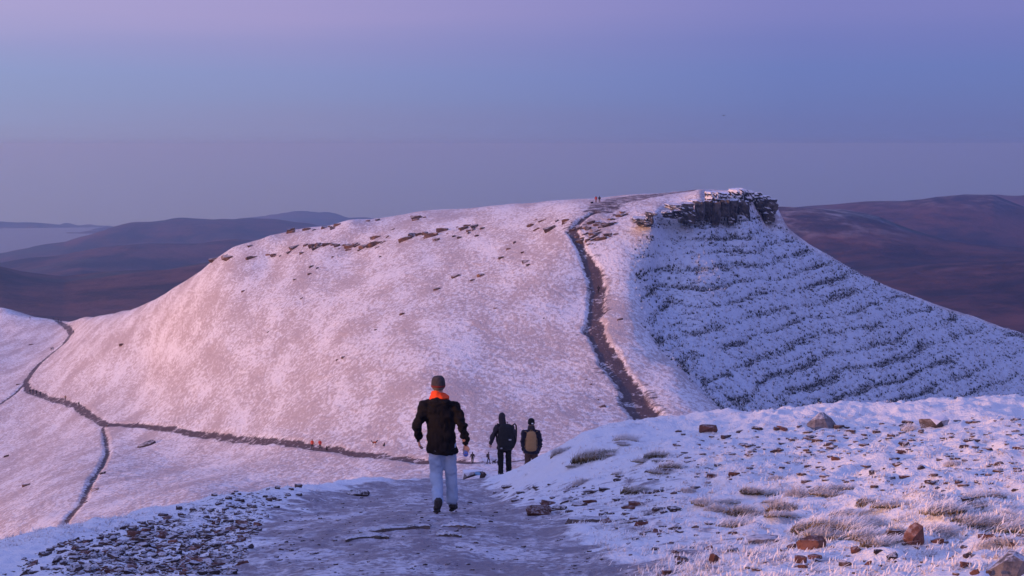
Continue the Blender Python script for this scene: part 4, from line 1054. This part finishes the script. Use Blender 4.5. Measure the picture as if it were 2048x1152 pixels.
        side = Vector((f.y, -f.x, 0)); sl = (t - hl)
        upv = side.cross(sl).normalized()
        ring_loft(bm, [(hl - sl.normalized() * .02 , side * .034, upv * .018), (hl + sl * .3, side * .040, upv * .018), (hl + sl * .7, side * .052, upv * .018), (t + sl.normalized() * .03, side * .030, upv * .016)], 12)
        sole = bm_mesh(bm, 'sole', o['sole'])
        out['boot' + s] = (bt, sole)
    return out

def place_person(name, P, loc, rz, label, extra=()):
    root = mesh_obj('person', P['body'], loc=loc); root.rotation_euler = (0, 0, rz)
    tag(root, label, 'person')
    mesh_obj('jacket', P['jacket'], root); mesh_obj('trousers', P['trousers'], root)
    for s in 'LR':
        b = mesh_obj('boot', P['boot' + s][0], root); mesh_obj('sole', P['boot' + s][1], b)
    return root

# --- the walker in the black jacket and pale jeans
J1 = dict(head=(-.058, .03, 1.675), neck=(-.045, .0, 1.545), chest=(-.03, .0, 1.28), waist=(-.02, .0, 1.06), pelvis=(-.012, 0, .94), hem=.80,
          shL=(-.225, -.01, 1.435), elL=(-.330, -.07, 1.155), wrL=(-.318, .05, .955), shR=(.160, .0, 1.43), elR=(.255, -.06, 1.165), wrR=(.300, .0, .895),
          hipL=(-.105, .0, .90), knL=(-.085, .05, .50), anL=(-.052, -.24, .150), toeL=(-.080, -.08, .030), heelL=(-.058, -.28, .085),
          hipR=(.085, .0, .90), knR=(.105, .10, .49), anR=(.118, .10, .105), toeR=(.150, .27, .025), heelR=(.112, .055, .025),
          hdR=(0, -.18, -1), pnR=(-.3, -1, .1), curlR=.75, pnL=(.8, .3, -.2), curlL=.6)
m1 = near_many([(886, 1027)])[0]
P1 = build_person(J1, dict(skin=M_SKIN, hair=M_HAIR, jacket=M_BLACK, trousers=M_JEANS, boot=M_BOOT, sole=M_SOLE, pouch=True, bulk=1.0))
HW = m1[1] / 23.3
man = place_person('person', P1, (m1[0], m1[1], m1[2] + .01), 0, 'person in black jacket with orange hood lining and pale jeans walking down the path')
man.scale = (HW, HW, HW)
# orange lining of the folded-down hood: a thick open collar, highest at the back of the neck
bm = bmesh.new()
ring_loft(bm, [((-.045, -.012, 1.505), (.135, 0, 0), (0, .115, 0)), ((-.040, -.020, 1.525), (.145, 0, .012), (0, .126, 0)), ((-.043, -.018, 1.545), (.136, 0, .010), (0, .124, .006)), ((-.048, -.008, 1.575), (.114, 0, -.006), (0, .118, 0)),
               ((-.052, .0, 1.600), (.100, 0, -.010), (0, .112, -.014)), ((-.055, .005, 1.614), (.094, 0, -.010), (0, .104, -.018)), ((-.055, .005, 1.60), (.082, 0, 0), (0, .092, 0))], 24)
hl_me, _ = fuse(bm, 'hood_lining', M_ORANGE, .009, 2, 1, .016, 77)
hlo = mesh_obj('hood_lining', hl_me, man); hlo.scale = (.93, .95, 1.0); hlo.location = (-.003, -.001, -.006)
# baseball cap seen from behind: crown, peak to the front, strap opening
hx, hy, hz0 = J1['head']
bm = bmesh.new(); rings = []
for j in range(7):
    t = j / 6 * math.pi / 2; rings.append(((hx, hy, hz0 + .020 + math.sin(t) * .112), (.093 * max(.06, math.cos(t)) ** .5, 0, 0), (0, .110 * max(.06, math.cos(t)) ** .5, 0)))
ring_loft(bm, [((hx, hy, hz0 - .012), (.092, 0, 0), (0, .109, 0))] + rings, 20)
cap = mesh_obj('cap', bm_mesh(bm, 'cap', M_CAP, True), man)
bm = bmesh.new(); pr = []
for i in range(9):
    a = math.pi * (i / 8); x = math.cos(a) * .082; y = hy + .07 + math.sin(a) * .10
    pr.append((bm.verts.new((hx + x, hy + .06 + .02 * math.sin(a), hz0 + .022)), bm.verts.new((hx + x, y, hz0 + .012 - .012 * abs(math.cos(a)))), bm.verts.new((hx + x, y, hz0 + .005 - .012 * abs(math.cos(a)))), bm.verts.new((hx + x, hy + .06 + .02 * math.sin(a), hz0 + .012))))
for a, b in zip(pr[:-1], pr[1:]):
    for q in range(4): bm.faces.new((a[q], b[q], b[(q + 1) % 4], a[(q + 1) % 4]))
mesh_obj('cap_peak', bm_mesh(bm, 'cap_peak', M_CAP), cap)
bm = bmesh.new(); ring_loft(bm, [((hx, hy, hz0 - .014), (.0945, 0, 0), (0, .1115, 0)), ((hx, hy, hz0 + .012), (.0947, 0, 0), (0, .1117, 0))], 20)
mesh_obj('cap_band', bm_mesh(bm, 'cap_band', M_CAPRED, True), cap)
# water bottle in the right hand, its blue base towards us
bp = Vector(m1) + Vector((J1['wrR'][0] * HW, (J1['wrR'][1] - .035) * HW, (J1['wrR'][2] - .095) * HW))
M_PET, ntp, bpt = newmat('clear_blue_plastic'); bpt.inputs['Base Color'].default_value = (.35, .50, .85, 1); bpt.inputs['Roughness'].default_value = .12; bpt.inputs['Transmission Weight'].default_value = .55; bpt.inputs['IOR'].default_value = 1.3
ntp.links.new(mixc(ntp, noise(ntp, coords(ntp), 25.0), (.22, .36, .80), (.40, .55, .90)), bpt.inputs['Base Color'])
M_BASE = simple('blue_bottle_base', (.10, .17, .55), .3, .3, 60)
bottle = empty('water_bottle', bp); bottle.rotation_euler = (math.radians(-65), 0, .1)
tag(bottle, 'clear plastic water bottle with blue base held by the person in jeans', 'bottle')
prof_b = [(.0, .030), (.006, .036), (.02, .037), (.06, .037), (.07, .035), (.08, .037), (.13, .037), (.16, .030), (.185, .015), (.195, .014)]
bm = bmesh.new(); ring_loft(bm, [((0, 0, z - .03), (r, 0, 0), (0, r, 0)) for z, r in prof_b], 18); mesh_obj('bottle_body', bm_mesh(bm, 'bottle_body', M_PET, True), bottle)
bm = bmesh.new(); ring_loft(bm, [((0, 0, -.036), (.024, 0, 0), (0, .024, 0)), ((0, 0, -.031), (.033, 0, 0), (0, .033, 0)), ((0, 0, -.020), (.0375, 0, 0), (0, .0375, 0)), ((0, 0, -.012), (.0375, 0, 0), (0, .0375, 0))], 18); mesh_obj('bottle_base', bm_mesh(bm, 'bottle_base', M_BASE, True), bottle)
bm = bmesh.new(); ring_loft(bm, [((0, 0, .163), (.0165, 0, 0), (0, .0165, 0)), ((0, 0, .182), (.0165, 0, 0), (0, .0165, 0))], 14); mesh_obj('bottle_cap', bm_mesh(bm, 'bottle_cap', M_WHITE), bottle)

# --- the hooded walker with the dark pack
J2 = dict(head=(-.07, .05, 1.665), neck=(-.03, .0, 1.53), chest=(.02, .0, 1.28), waist=(.01, .0, 1.06), pelvis=(0, 0, .94), hem=.82,
          shL=(-.19, -.01, 1.42), elL=(-.31, -.06, 1.17), wrL=(-.375, .04, .95), shR=(.20, .0, 1.42), elR=(.26, .05, 1.16), wrR=(.235, .20, .98),
          hipL=(-.10, .0, .90), knL=(-.105, .03, .49), anL=(-.10, -.05, .11), toeL=(-.12, .13, .03), heelL=(-.10, -.09, .03),
          hipR=(.10, .0, .90), knR=(.11, .10, .49), anR=(.115, .12, .11), toeR=(.13, .30, .03), heelR=(.112, .08, .03))
P2 = build_person(J2, dict(skin=M_SKIN, hair=M_HAIR, jacket=M_PURPLE, trousers=M_DARKTR, boot=M_BOOT, sole=M_SOLE, bulk=1.05), .011)
x2, y2 = unproj(1009, 955, 48)[:2]; z2 = hz(x2, y2)
hood_man = place_person('person', P2, (x2, y2, z2), 0, 'person in dark plum jacket with hood up and a dark backpack, at the brow')
def hood_mesh(J, mat):
    hx, hy, hz0 = J['head']; nx, ny, nz = J['neck']; bm = bmesh.new()
    torso(bm, [(nz - .07, .125, .11, nx, ny - .02), (nz + .0, .102, .115, (nx + hx) / 2, hy - .03), (hz0 - .03, .100, .122, hx, hy - .005), (hz0 + .05, .096, .120, hx, hy), (hz0 + .11, .075, .095, hx, hy - .005), (hz0 + .145, .035, .05, hx, hy - .01)], 18)
    return fuse(bm, 'hood', mat, .014, 3, 1, .008, 5)[0]
mesh_obj('hood', hood_mesh(J2, M_PURPLE), hood_man)
def backpack(loc, w, h, d, mat, strapm, label, marks, sc=1.0):
    root = empty('backpack', loc); tag(root, label, 'backpack')
    bm = bmesh.new()
    torso(bm, [(-h * .5, w * .36, d * .30, 0, 0), (-h * .46, w * .47, d * .46, 0, 0), (-h * .2, w * .50, d * .52, 0, -.01), (h * .15, w * .48, d * .50, 0, 0), (h * .38, w * .42, d * .42, 0, .01), (h * .47, w * .33, d * .30, 0, .02), (h * .5, w * .2, d * .18, 0, .03)], 20)
    mesh_obj('pack_body', fuse(bm, 'pack_body', mat, .014, 2, 1, .010, 31)[0], root)
    bm = bmesh.new(); torso(bm, [(-h * .40, w * .30, d * .16, 0, 0), (-h * .36, w * .36, d * .22, 0, 0), (-h * .05, w * .36, d * .22, 0, 0), (0, w * .28, d * .14, 0, 0)], 18)
    mesh_obj('front_pocket', fuse(bm, 'front_pocket', mat, .012, 2, 1, .006, 37)[0], root, (0, -d * .42, 0))
    bm = bmesh.new(); tube(bm, [(-w * .10, d * .30, h * .46), (-w * .08, d * .25, h * .56), (w * .08, d * .25, h * .56), (w * .10, d * .30, h * .46)], .012, 8)
    mesh_obj('haul_loop', bm_mesh(bm, 'haul_loop', strapm, True), root)
    for s in (-1, 1):
        bm = bmesh.new(); tube(bm, [(s * w * .34, d * .34, h * .40), (s * w * .52, d * .62, h * .48), (s * w * .60, d * 1.25, h * .36), (s * w * .62, d * 1.55, h * .05), (s * w * .58, d * 1.1, -h * .25), (s * w * .45, d * .35, -h * .42)], .022, 8, .5)
        mesh_obj('shoulder_strap', bm_mesh(bm, 'shoulder_strap', strapm, True), root)
        bm = bmesh.new(); tube(bm, [(s * w * .50, 0, h * .15), (s * w * .53, -.01, -.05), (s * w * .50, 0, -h * .3)], .012, 6)
        mesh_obj('compression_strap', bm_mesh(bm, 'compression_strap', strapm, True), root)
    for (mx, mz, mw, mh) in marks:
        bm = bmesh.new(); bmesh.ops.create_cube(bm, size=1.0)
        for v in bm.verts: v.co = Vector((v.co.x * mw, v.co.y * .008, v.co.z * mh))
        mesh_obj('label_patch', bm_mesh(bm, 'label_patch', M_PATCH), root, (mx, -d * .5 - .045 if abs(mz) < h * .35 and mz < 0 else -d * .5 - .03, mz))
    return root
M_PATCH = simple('grey_patch', (.34, .34, .36), .6, .1)
bk = backpack((x2 + .05, y2 - .24, z2 + 1.20), .44, .68, .24, M_PACKD, M_PACKD, 'dark grey backpack with a pale label worn by the hooded person', [(.10, -.06, .07, .035), (-.13, -.29, .05, .03)])

# --- the walker with the tan pack
J3 = dict(J1); J3 = dict(head=(.0, .03, 1.63), neck=(0, .0, 1.50), chest=(0, .0, 1.25), waist=(0, .0, 1.04), pelvis=(0, 0, .92), hem=.80,
          shL=(-.195, -.01, 1.39), elL=(-.245, -.03, 1.12), wrL=(-.225, .05, .87), shR=(.195, -.01, 1.39), elR=(.245, -.03, 1.12), wrR=(.225, .05, .87),
          hipL=(-.10, .0, .88), knL=(-.10, .06, .48), anL=(-.095, .0, .11), toeL=(-.11, .18, .03), heelL=(-.095, -.04, .03),
          hipR=(.10, .0, .88), knR=(.10, .0, .48), anR=(.10, -.12, .11), toeR=(.115, .06, .03), heelR=(.10, -.16, .03))
P3 = build_person(J3, dict(skin=M_SKIN, hair=M_HAIR, jacket=M_NAVY, trousers=M_BROWNTR, boot=M_BOOT, sole=M_SOLE, bulk=1.06), .011)
x3, y3 = unproj(1062.5, 955, 50)[:2]; z3 = hz(x3, y3)
tan_man = place_person('person', P3, (x3, y3, z3), 0, 'person with black knit hat, brown trousers and tan backpack, half hidden by snow bank')
hx, hy, hz0 = J3['head']
bm = bmesh.new(); torso(bm, [(hz0 - .01, .090, .106, hx, hy), (hz0 + .045, .094, .110, hx, hy), (hz0 + .10, .088, .10, hx, hy), (hz0 + .135, .058, .07, hx, hy), (hz0 + .15, .02, .03, hx, hy)], 18)
hat = mesh_obj('knit_hat', bm_mesh(bm, 'knit_hat', M_BLACKH, True), tan_man)
bm = bmesh.new(); ring_loft(bm, [((hx, hy, hz0 - .02), (.094, 0, 0), (0, .110, 0)), ((hx, hy, hz0 + .03), (.099, 0, 0), (0, .115, 0))], 18); mesh_obj('hat_cuff', bm_mesh(bm, 'hat_cuff', M_BLACKH, True), hat)
bm = bmesh.new(); bmesh.ops.create_cube(bm, size=1.0)
for v in bm.verts: v.co = Vector((v.co.x * .05, v.co.y * .008, v.co.z * .03))
mesh_obj('hat_patch', bm_mesh(bm, 'hat_patch', M_WHITE), hat, (hx + .03, hy - .114, hz0 + .012))
bm = bmesh.new(); torso(bm, [(1.42, .115, .105, 0, 0), (1.48, .108, .105, 0, .01), (1.545, .095, .10, 0, .02), (1.57, .088, .095, 0, .02)], 18); mesh_obj('neck_gaiter', bm_mesh(bm, 'neck_gaiter', M_PURPLE, True), tan_man)
backpack((x3 - .005, y3 - .24, z3 + 1.165), .31, .55, .20, M_TAN, M_TANS, 'tan backpack worn by the person half hidden by the snow bank', [])

# --- far walkers: one continuous figure each
def far_person_mesh(pose, jacket, trousers, pack=None, hat=None, name='person'):
    sw = pose  # stride of the legs, -1..1 ; 0 stands
    bm = bmesh.new()
    ball(bm, (0, .02, 1.63), .085, .10, .125, 10); tube(bm, [(0, 0, 1.56), (0, 0, 1.42)], .06, 8)
    tube(bm, [(0, .10, 1.62), (0, .125, 1.60)], .015, 6)
    torso(bm, [(.80, .185, .13, 0, 0), (1.0, .18, .135, 0, 0), (1.25, .205, .14, 0, 0), (1.42, .18, .11, 0, 0), (1.5, .07, .07, 0, 0)], 14)
    for s in (-1, 1):
        f = s * sw
        tube(bm, [(s * .20, 0, 1.40), (s * .28, -.10 * f - .03, 1.14), (s * (.30 + .05 * abs(sw)), -.16 * f + .10, .92)], [.075, .062, .05], 8)
        ball(bm, (s * (.31 + .05 * abs(sw)), -.16 * f + .12, .86), .035, .045, .06, 8)
        tube(bm, [(s * .10, 0, .88), (s * .115, .22 * f + .04, .48), (s * .115, .34 * f - .10 * max(0, -f), .10)], [.10, .078, .065], 8)
        tube(bm, [(s * .115, .34 * f - .10 * max(0, -f) - .06, .05), (s * .12, .34 * f - .10 * max(0, -f) + .16, .04)], [.055, .045], 8)
    if pack: torso(bm, [(.92, .13, .08, 0, -.20), (1.0, .17, .12, 0, -.21), (1.3, .165, .12, 0, -.20), (1.46, .11, .08, 0, -.18)], 12)
    me, co = fuse(bm, name, [jacket, trousers, M_SKIN, hat or M_BLACKH, M_BOOT] + ([pack] if pack else []), .030, 2, 1.0)
    c = np.array([p.center[:] for p in me.polygons]); idx = np.zeros(len(c), np.int32)
    idx[c[:, 2] < .84] = 1; idx[c[:, 2] < .10] = 4; arm = np.abs(c[:, 0]) > .245; idx[arm & (c[:, 2] < .92)] = 2; idx[arm & (c[:, 2] >= .92)] = 0
    idx[(c[:, 2] > 1.5)] = 2; idx[(c[:, 2] > 1.62) | ((c[:, 2] > 1.5) & (c[:, 1] < .02))] = 3
    if pack: idx[(c[:, 1] < -.125) & (np.abs(c[:, 0]) < .19) & (c[:, 2] > .88) & (c[:, 2] < 1.5)] = 5
    me.polygons.foreach_set('material_index', idx); return me
M_DARKJ = cloth('dark_jacket', (.016, .012, .016), .8)
M_BLUEJ = cloth('slate_jacket', (.03, .028, .045), .8)
M_YEL = cloth('mustard_jacket', (.16, .085, .03), .8)
FAR = {}
def far_person(u, v, key, rz, label, group=None, scale=1.0, ymin=200, ymax=1100):
    pose, jk, tr, pk = key
    kk = (pose, jk.name, tr.name, pk.name if pk else '')
    if kk not in FAR: FAR[kk] = far_person_mesh(pose, jk, tr, pk)
    p = ground_at(u, v, ymin, ymax)
    o = mesh_obj('person', FAR[kk], loc=p); o.rotation_euler = (0, 0, rz); o.scale = (scale,) * 3
    tag(o, label, 'person', group); return o
far_person(945, 928, (.6, M_DARKJ, M_DARKTR, None), .2, 'tiny dark person on the col path with arms held out, left of the two', 'walkers on the col path')
far_person(977, 928, (.5, M_BLUEJ, M_DARKTR, M_PACKD), -1.2, 'tiny dark person with backpack on the col path, right of the two', 'walkers on the col path')
far_person(624.5, 898, (.2, M_ORJ, M_DARKTR, None), 2.9, 'tiny person in orange jacket on the path, left of the orange pair', 'orange-clad pair on the path')
far_person(640, 899, (.45, M_REDJ, M_DARKTR, None), 3.0, 'tiny person in red-orange jacket with legs apart, right of the orange pair', 'orange-clad pair on the path')
far_person(1192, 406, (0, M_REDJ, M_BROWNTR, None), .1, 'tiny person in reddish jacket standing on the snowy summit plateau', 'pair on the summit plateau')
far_person(1199, 406, (0, M_DARKJ, M_BROWNTR, None), -.1, 'tiny person in black jacket standing on the snowy summit plateau', 'pair on the summit plateau')
far_person(1197, 588, (.4, M_DARKJ, M_DARKTR, None), 0, 'tiny dark person climbing the stepped path')
for u, v, key, lab in [(60, 787, (.5, M_DARKJ, M_DARKTR, M_PACKD), 'leftmost walker at the lower bend of the left path'), (66, 788, (.3, M_BLUEJ, M_DARKTR, None), 'second walker from the left at the lower bend of the left path'),
    (73, 790, (.5, M_DARKJ, M_DARKTR, None), 'third walker from the left at the lower bend of the left path'), (80.5, 792, (0, M_BLUEJ, M_DARKTR, None), 'fourth walker just right of the group at the lower bend'),
    (131, 801, (0, M_YEL, M_DARKTR, None), 'lone mustard-jacketed walker between the lower bend and the path fork'), (158, 814, (.5, M_DARKJ, M_DARKTR, M_PACKD), 'lone dark walker nearest the path fork on the left'),
    (102.5, 702, (.4, M_DARKJ, M_BROWNTR, None), 'left one of two walkers half way up the left path'), (106, 701, (.3, M_BLUEJ, M_DARKTR, None), 'right one of two walkers half way up the left path'),
    (107.5, 641, (0, M_DARKJ, M_DARKTR, None), 'dark walker highest on the left skyline where the path tops the saddle'), (117, 644, (.3, M_BLUEJ, M_DARKTR, None), 'left one of two walkers just below the left saddle'),
    (122, 646, (.3, M_DARKJ, M_DARKTR, None), 'right one of two walkers just below the left saddle'), (147, 668, (.4, M_DARKJ, M_BROWNTR, None), 'walker beside the outside of the upper bend of the left path'),
    (60, 639, (0, M_BROWNTR, M_BROWNTR, None), 'brown-clad walker alone on the snow left of the saddle')]:
    far_person(u, v, key, random.uniform(-.6, .6), lab, 'tiny walkers on the left path', 1.0, 400)
# rucksack left on the ground by the summit pair
p = ground_at(1184, 407, 400, 560)
rk = backpack((p[0], p[1], p[2] + .2), .8, .42, .5, M_DARKJ, M_DARKJ, 'dark bag lying on the snow left of the summit pair', []); rk.rotation_euler = (.9, 0, .5)

# ------------------------------------------------------------------ dogs
def dog_mesh(mats, sit=False, fluffy=1.0):
    bm = bmesh.new()     # faces +x
    if not sit:
        ring_loft(bm, [((x, 0, z), (0, ry, 0), (0, 0, rz)) for x, z, ry, rz in [(-.36, .52, .07, .09), (-.28, .52, .11, .12), (-.08, .51, .11, .115), (.12, .50, .125, .155), (.26, .53, .12, .15), (.33, .57, .08, .10)]], 12)
        tube(bm, [(.28, 0, .58), (.40, 0, .74)], [.095, .075], 10)
        ball(bm, (.44, 0, .79), .085, .07, .075, 10); tube(bm, [(.48, 0, .78), (.60, 0, .755)], [.048, .033], 8)
        for s in (-1, 1):
            tube(bm, [(.42, s * .045, .84), (.41, s * .055, .91)], [.03, .012], 6)
            tube(bm, [(.20, s * .08, .48), (.18, s * .085, .27), (.20, s * .085, .05), (.25, s * .085, .03)], [.062, .038, .032, .034], 8)     # fore leg
            tube(bm, [(-.26, s * .085, .50), (-.18, s * .09, .32), (-.33, s * .09, .20), (-.30, s * .09, .05), (-.25, s * .09, .03)], [.085, .058, .034, .030, .034], 8)   # thigh, knee, hock
        tube(bm, [(-.36, 0, .56), (-.48, 0, .66), (-.50, 0, .80), (-.42, 0, .88)], [.035, .04 * fluffy, .045 * fluffy, .02], 8)
    else:
        tube(bm, [(-.10, 0, .16), (.0, 0, .34), (.10, 0, .52), (.12, 0, .62)], [.17, .145, .115, .08], 12)
        ball(bm, (.15, 0, .70), .085, .075, .08, 10); tube(bm, [(.20, 0, .69), (.30, 0, .665)], [.045, .032], 8)
        for s in (-1, 1):
            tube(bm, [(.13, s * .045, .76), (.12, s * .055, .83)], [.03, .012], 6)
            tube(bm, [(.11, s * .07, .42), (.15, s * .07, .05), (.21, s * .07, .03)], [.05, .035, .036], 8)
            tube(bm, [(-.10, s * .10, .16), (.06, s * .12, .14), (-.02, s * .12, .04), (.10, s * .12, .03)], [.09, .06, .04, .036], 8)
        tube(bm, [(-.20, 0, .08), (-.38, 0, .06), (-.48, 0, .12)], [.035, .035, .02], 8)
    me, _ = fuse(bm, 'dog', mats, .022, 2, 1.0)
    if isinstance(mats, (list, tuple)):
        c = np.array([p.center[:] for p in me.polygons]); idx = ((np.abs(c[:, 0]) < .24) & (c[:, 2] > .36)).astype(np.int32); me.polygons.foreach_set('material_index', idx)
    return me
M_DOGB = simple('black_fur', (.012, .011, .011), .9, .4, 30); M_DOGR = simple('red_fur', (.30, .07, .02), .9, .3, 30)
def dog(u, v, me, rz, sc, label, ymin=200):
    p = ground_at(u, v, ymin); o = mesh_obj('dog', me, loc=p); o.rotation_euler = (0, 0, rz); o.scale = (sc,) * 3; tag(o, label, 'dog'); return o
dog(749, 891, dog_mesh([M_DOGB, M_DOGR], False, 1.3), .1, 1.05, 'red-backed dog with dark legs standing on the snow above the path')
dog(768, 893, dog_mesh(M_DOGB, True), -.8, .85, 'small dark dog sitting on the snow right of the red dog')
dog(653.5, 901, dog_mesh(M_DOGB, True), 1.9, .95, 'dark dog on the path beside the orange-clad pair')
dog(988, 928, dog_mesh(M_DOGB, False), .5, .75, 'dark dog on the col path beside the person with backpack')

# ------------------------------------------------------------------ a bird far off
bl = unproj(1447, 231, 300)
bird = empty('bird', bl, .4); tag(bird, 'tiny dark bird in the sky above the summit', 'bird')
M_BIRD = simple('bird_feathers', (.02, .02, .022), .8, .2, 10)
bm = bmesh.new(); ring_loft(bm, [((0, y, 0), (r, 0, 0), (0, 0, r)) for y, r in [(-.20, .01), (-.08, .045), (.04, .055), (.12, .035), (.16, .028), (.20, .006)]], 10); mesh_obj('bird_body', bm_mesh(bm, 'bird_body', M_BIRD, True), bird)
for s in (-1, 1):
    V = [(s * .03, .07, .02), (s * .20, .09, .10), (s * .42, -.02, .06), (s * .20, -.05, .085), (s * .03, -.07, .015)]
    bm = bmesh.new(); a = [bm.verts.new(v) for v in V]; b = [bm.verts.new((v[0], v[1], v[2] - .012)) for v in V]
    bm.faces.new(a); bm.faces.new(list(reversed(b)))
    for i in range(5): bm.faces.new((a[i], b[i], b[(i + 1) % 5], a[(i + 1) % 5]))
    bmesh.ops.recalc_face_normals(bm, faces=bm.faces[:]); mesh_obj('wing', bm_mesh(bm, 'wing', M_BIRD), bird)
HAZE = 1.2e-4
# ------------------------------------------------------------------ the air
def box_mesh(name, lo, hi):
    bm = bmesh.new(); bmesh.ops.create_cube(bm, size=1.0)
    for v in bm.verts: v.co = Vector([(lo[i] + hi[i]) / 2 + v.co[i] * (hi[i] - lo[i]) for i in range(3)])
    me = bpy.data.meshes.new(name); bm.to_mesh(me); bm.free()
    o = bpy.data.objects.new(name, me); COL.objects.link(o); return o
haze = box_mesh('haze', (-23000, -23000, -1300), (23000, 23000, 20))
haze['kind'] = 'stuff'
hm = bpy.data.materials.new('air'); hm.use_nodes = True
for nd in list(hm.node_tree.nodes): hm.node_tree.nodes.remove(nd)
ho = hm.node_tree.nodes.new('ShaderNodeOutputMaterial'); hv = hm.node_tree.nodes.new('ShaderNodeVolumePrincipled')
hv.inputs['Color'].default_value = (.40, .62, 1.0, 1); hv.inputs['Absorption Color'].default_value = (1, 1, 1, 1); hv.inputs['Density'].default_value = HAZE; hv.inputs['Anisotropy'].default_value = 0.8
hm.node_tree.links.new(hv.outputs[0], ho.inputs['Volume'])
haze.data.materials.append(hm)

# ------------------------------------------------------------------ labels that single out each of the many
def ordinal(n): return f"{n}{'th' if 10 <= n % 100 <= 20 else {1: 'st', 2: 'nd', 3: 'rd'}.get(n % 10, 'th')}"
def relabel(group, fmt, cell=lambda u, v: ''):
    cells = {}
    for o in COL.objects:
        if o.parent is None and o.get('group') == group:
            u, v = proj(*o.location); cells.setdefault(cell(u, v), []).append((u, o))
    for c, lst in cells.items():
        lst.sort(key=lambda t: t[0])
        for i, (u, o) in enumerate(lst): o['label'] = fmt.format(n=ordinal(i + 1), c=c)
relabel('stones of the patch left of the icy path', '{n} stone from left, {c} of the stone patch beside the icy path',
        lambda u, v: ('front' if v > 1115 else 'middle' if v > 1055 else 'far end') + ('' if v <= 1055 else ' left' if u < 250 else ' right' if u > 370 else ' centre'))
relabel('rocks of the broken ledge on the sunlit slope', '{n} dark rock from left, {c} of the broken ledge on the slope',
        lambda u, v: ('upper ' if v < 470 - (u - 560) * .06 else 'lower ') + ('left end' if u < 620 else 'left half' if u < 760 else 'right half' if u < 960 else 'right end'))
relabel('lone rocks on the sunlit slope', '{n} from the left of the lone dark rocks on the sunlit snow below the ledge')
relabel('small rocks on the lower slope', '{n} from the left of the small dark rocks beside the hill paths')
relabel('rocks of the outcrop at the top of the stepped path', '{n} tan rock from the left in the {c} outcrop atop the stepped path', lambda u, v: 'upper' if v < 452 else 'lower')
relabel('flat stones on the upper right slope', '{n} thin flat stone from the left on the {c} upper right slope', lambda u, v: 'far' if v < 910 else 'near')
relabel('loose stones along the bottom right', '{n} from the left of the loose reddish stones along the bottom right')
relabel('small stones right of the walker', '{n} from the left of the {c} small brown stones right of the walker', lambda u, v: 'farther' if v < 1015 else 'nearer')
relabel('low rimed tussocks on the right-hand bank', '{n} from the left of the low pale rimed tussocks on the {c} right-hand bank', lambda u, v: 'upper' if v < 1030 else 'lower')
relabel('little stones on the icy path', '{n} from the left of the little stones frozen into the icy path')
relabel('stones on the brow past the left stone patch', '{n} from the left of the dark stones on the brow past the stone patch')
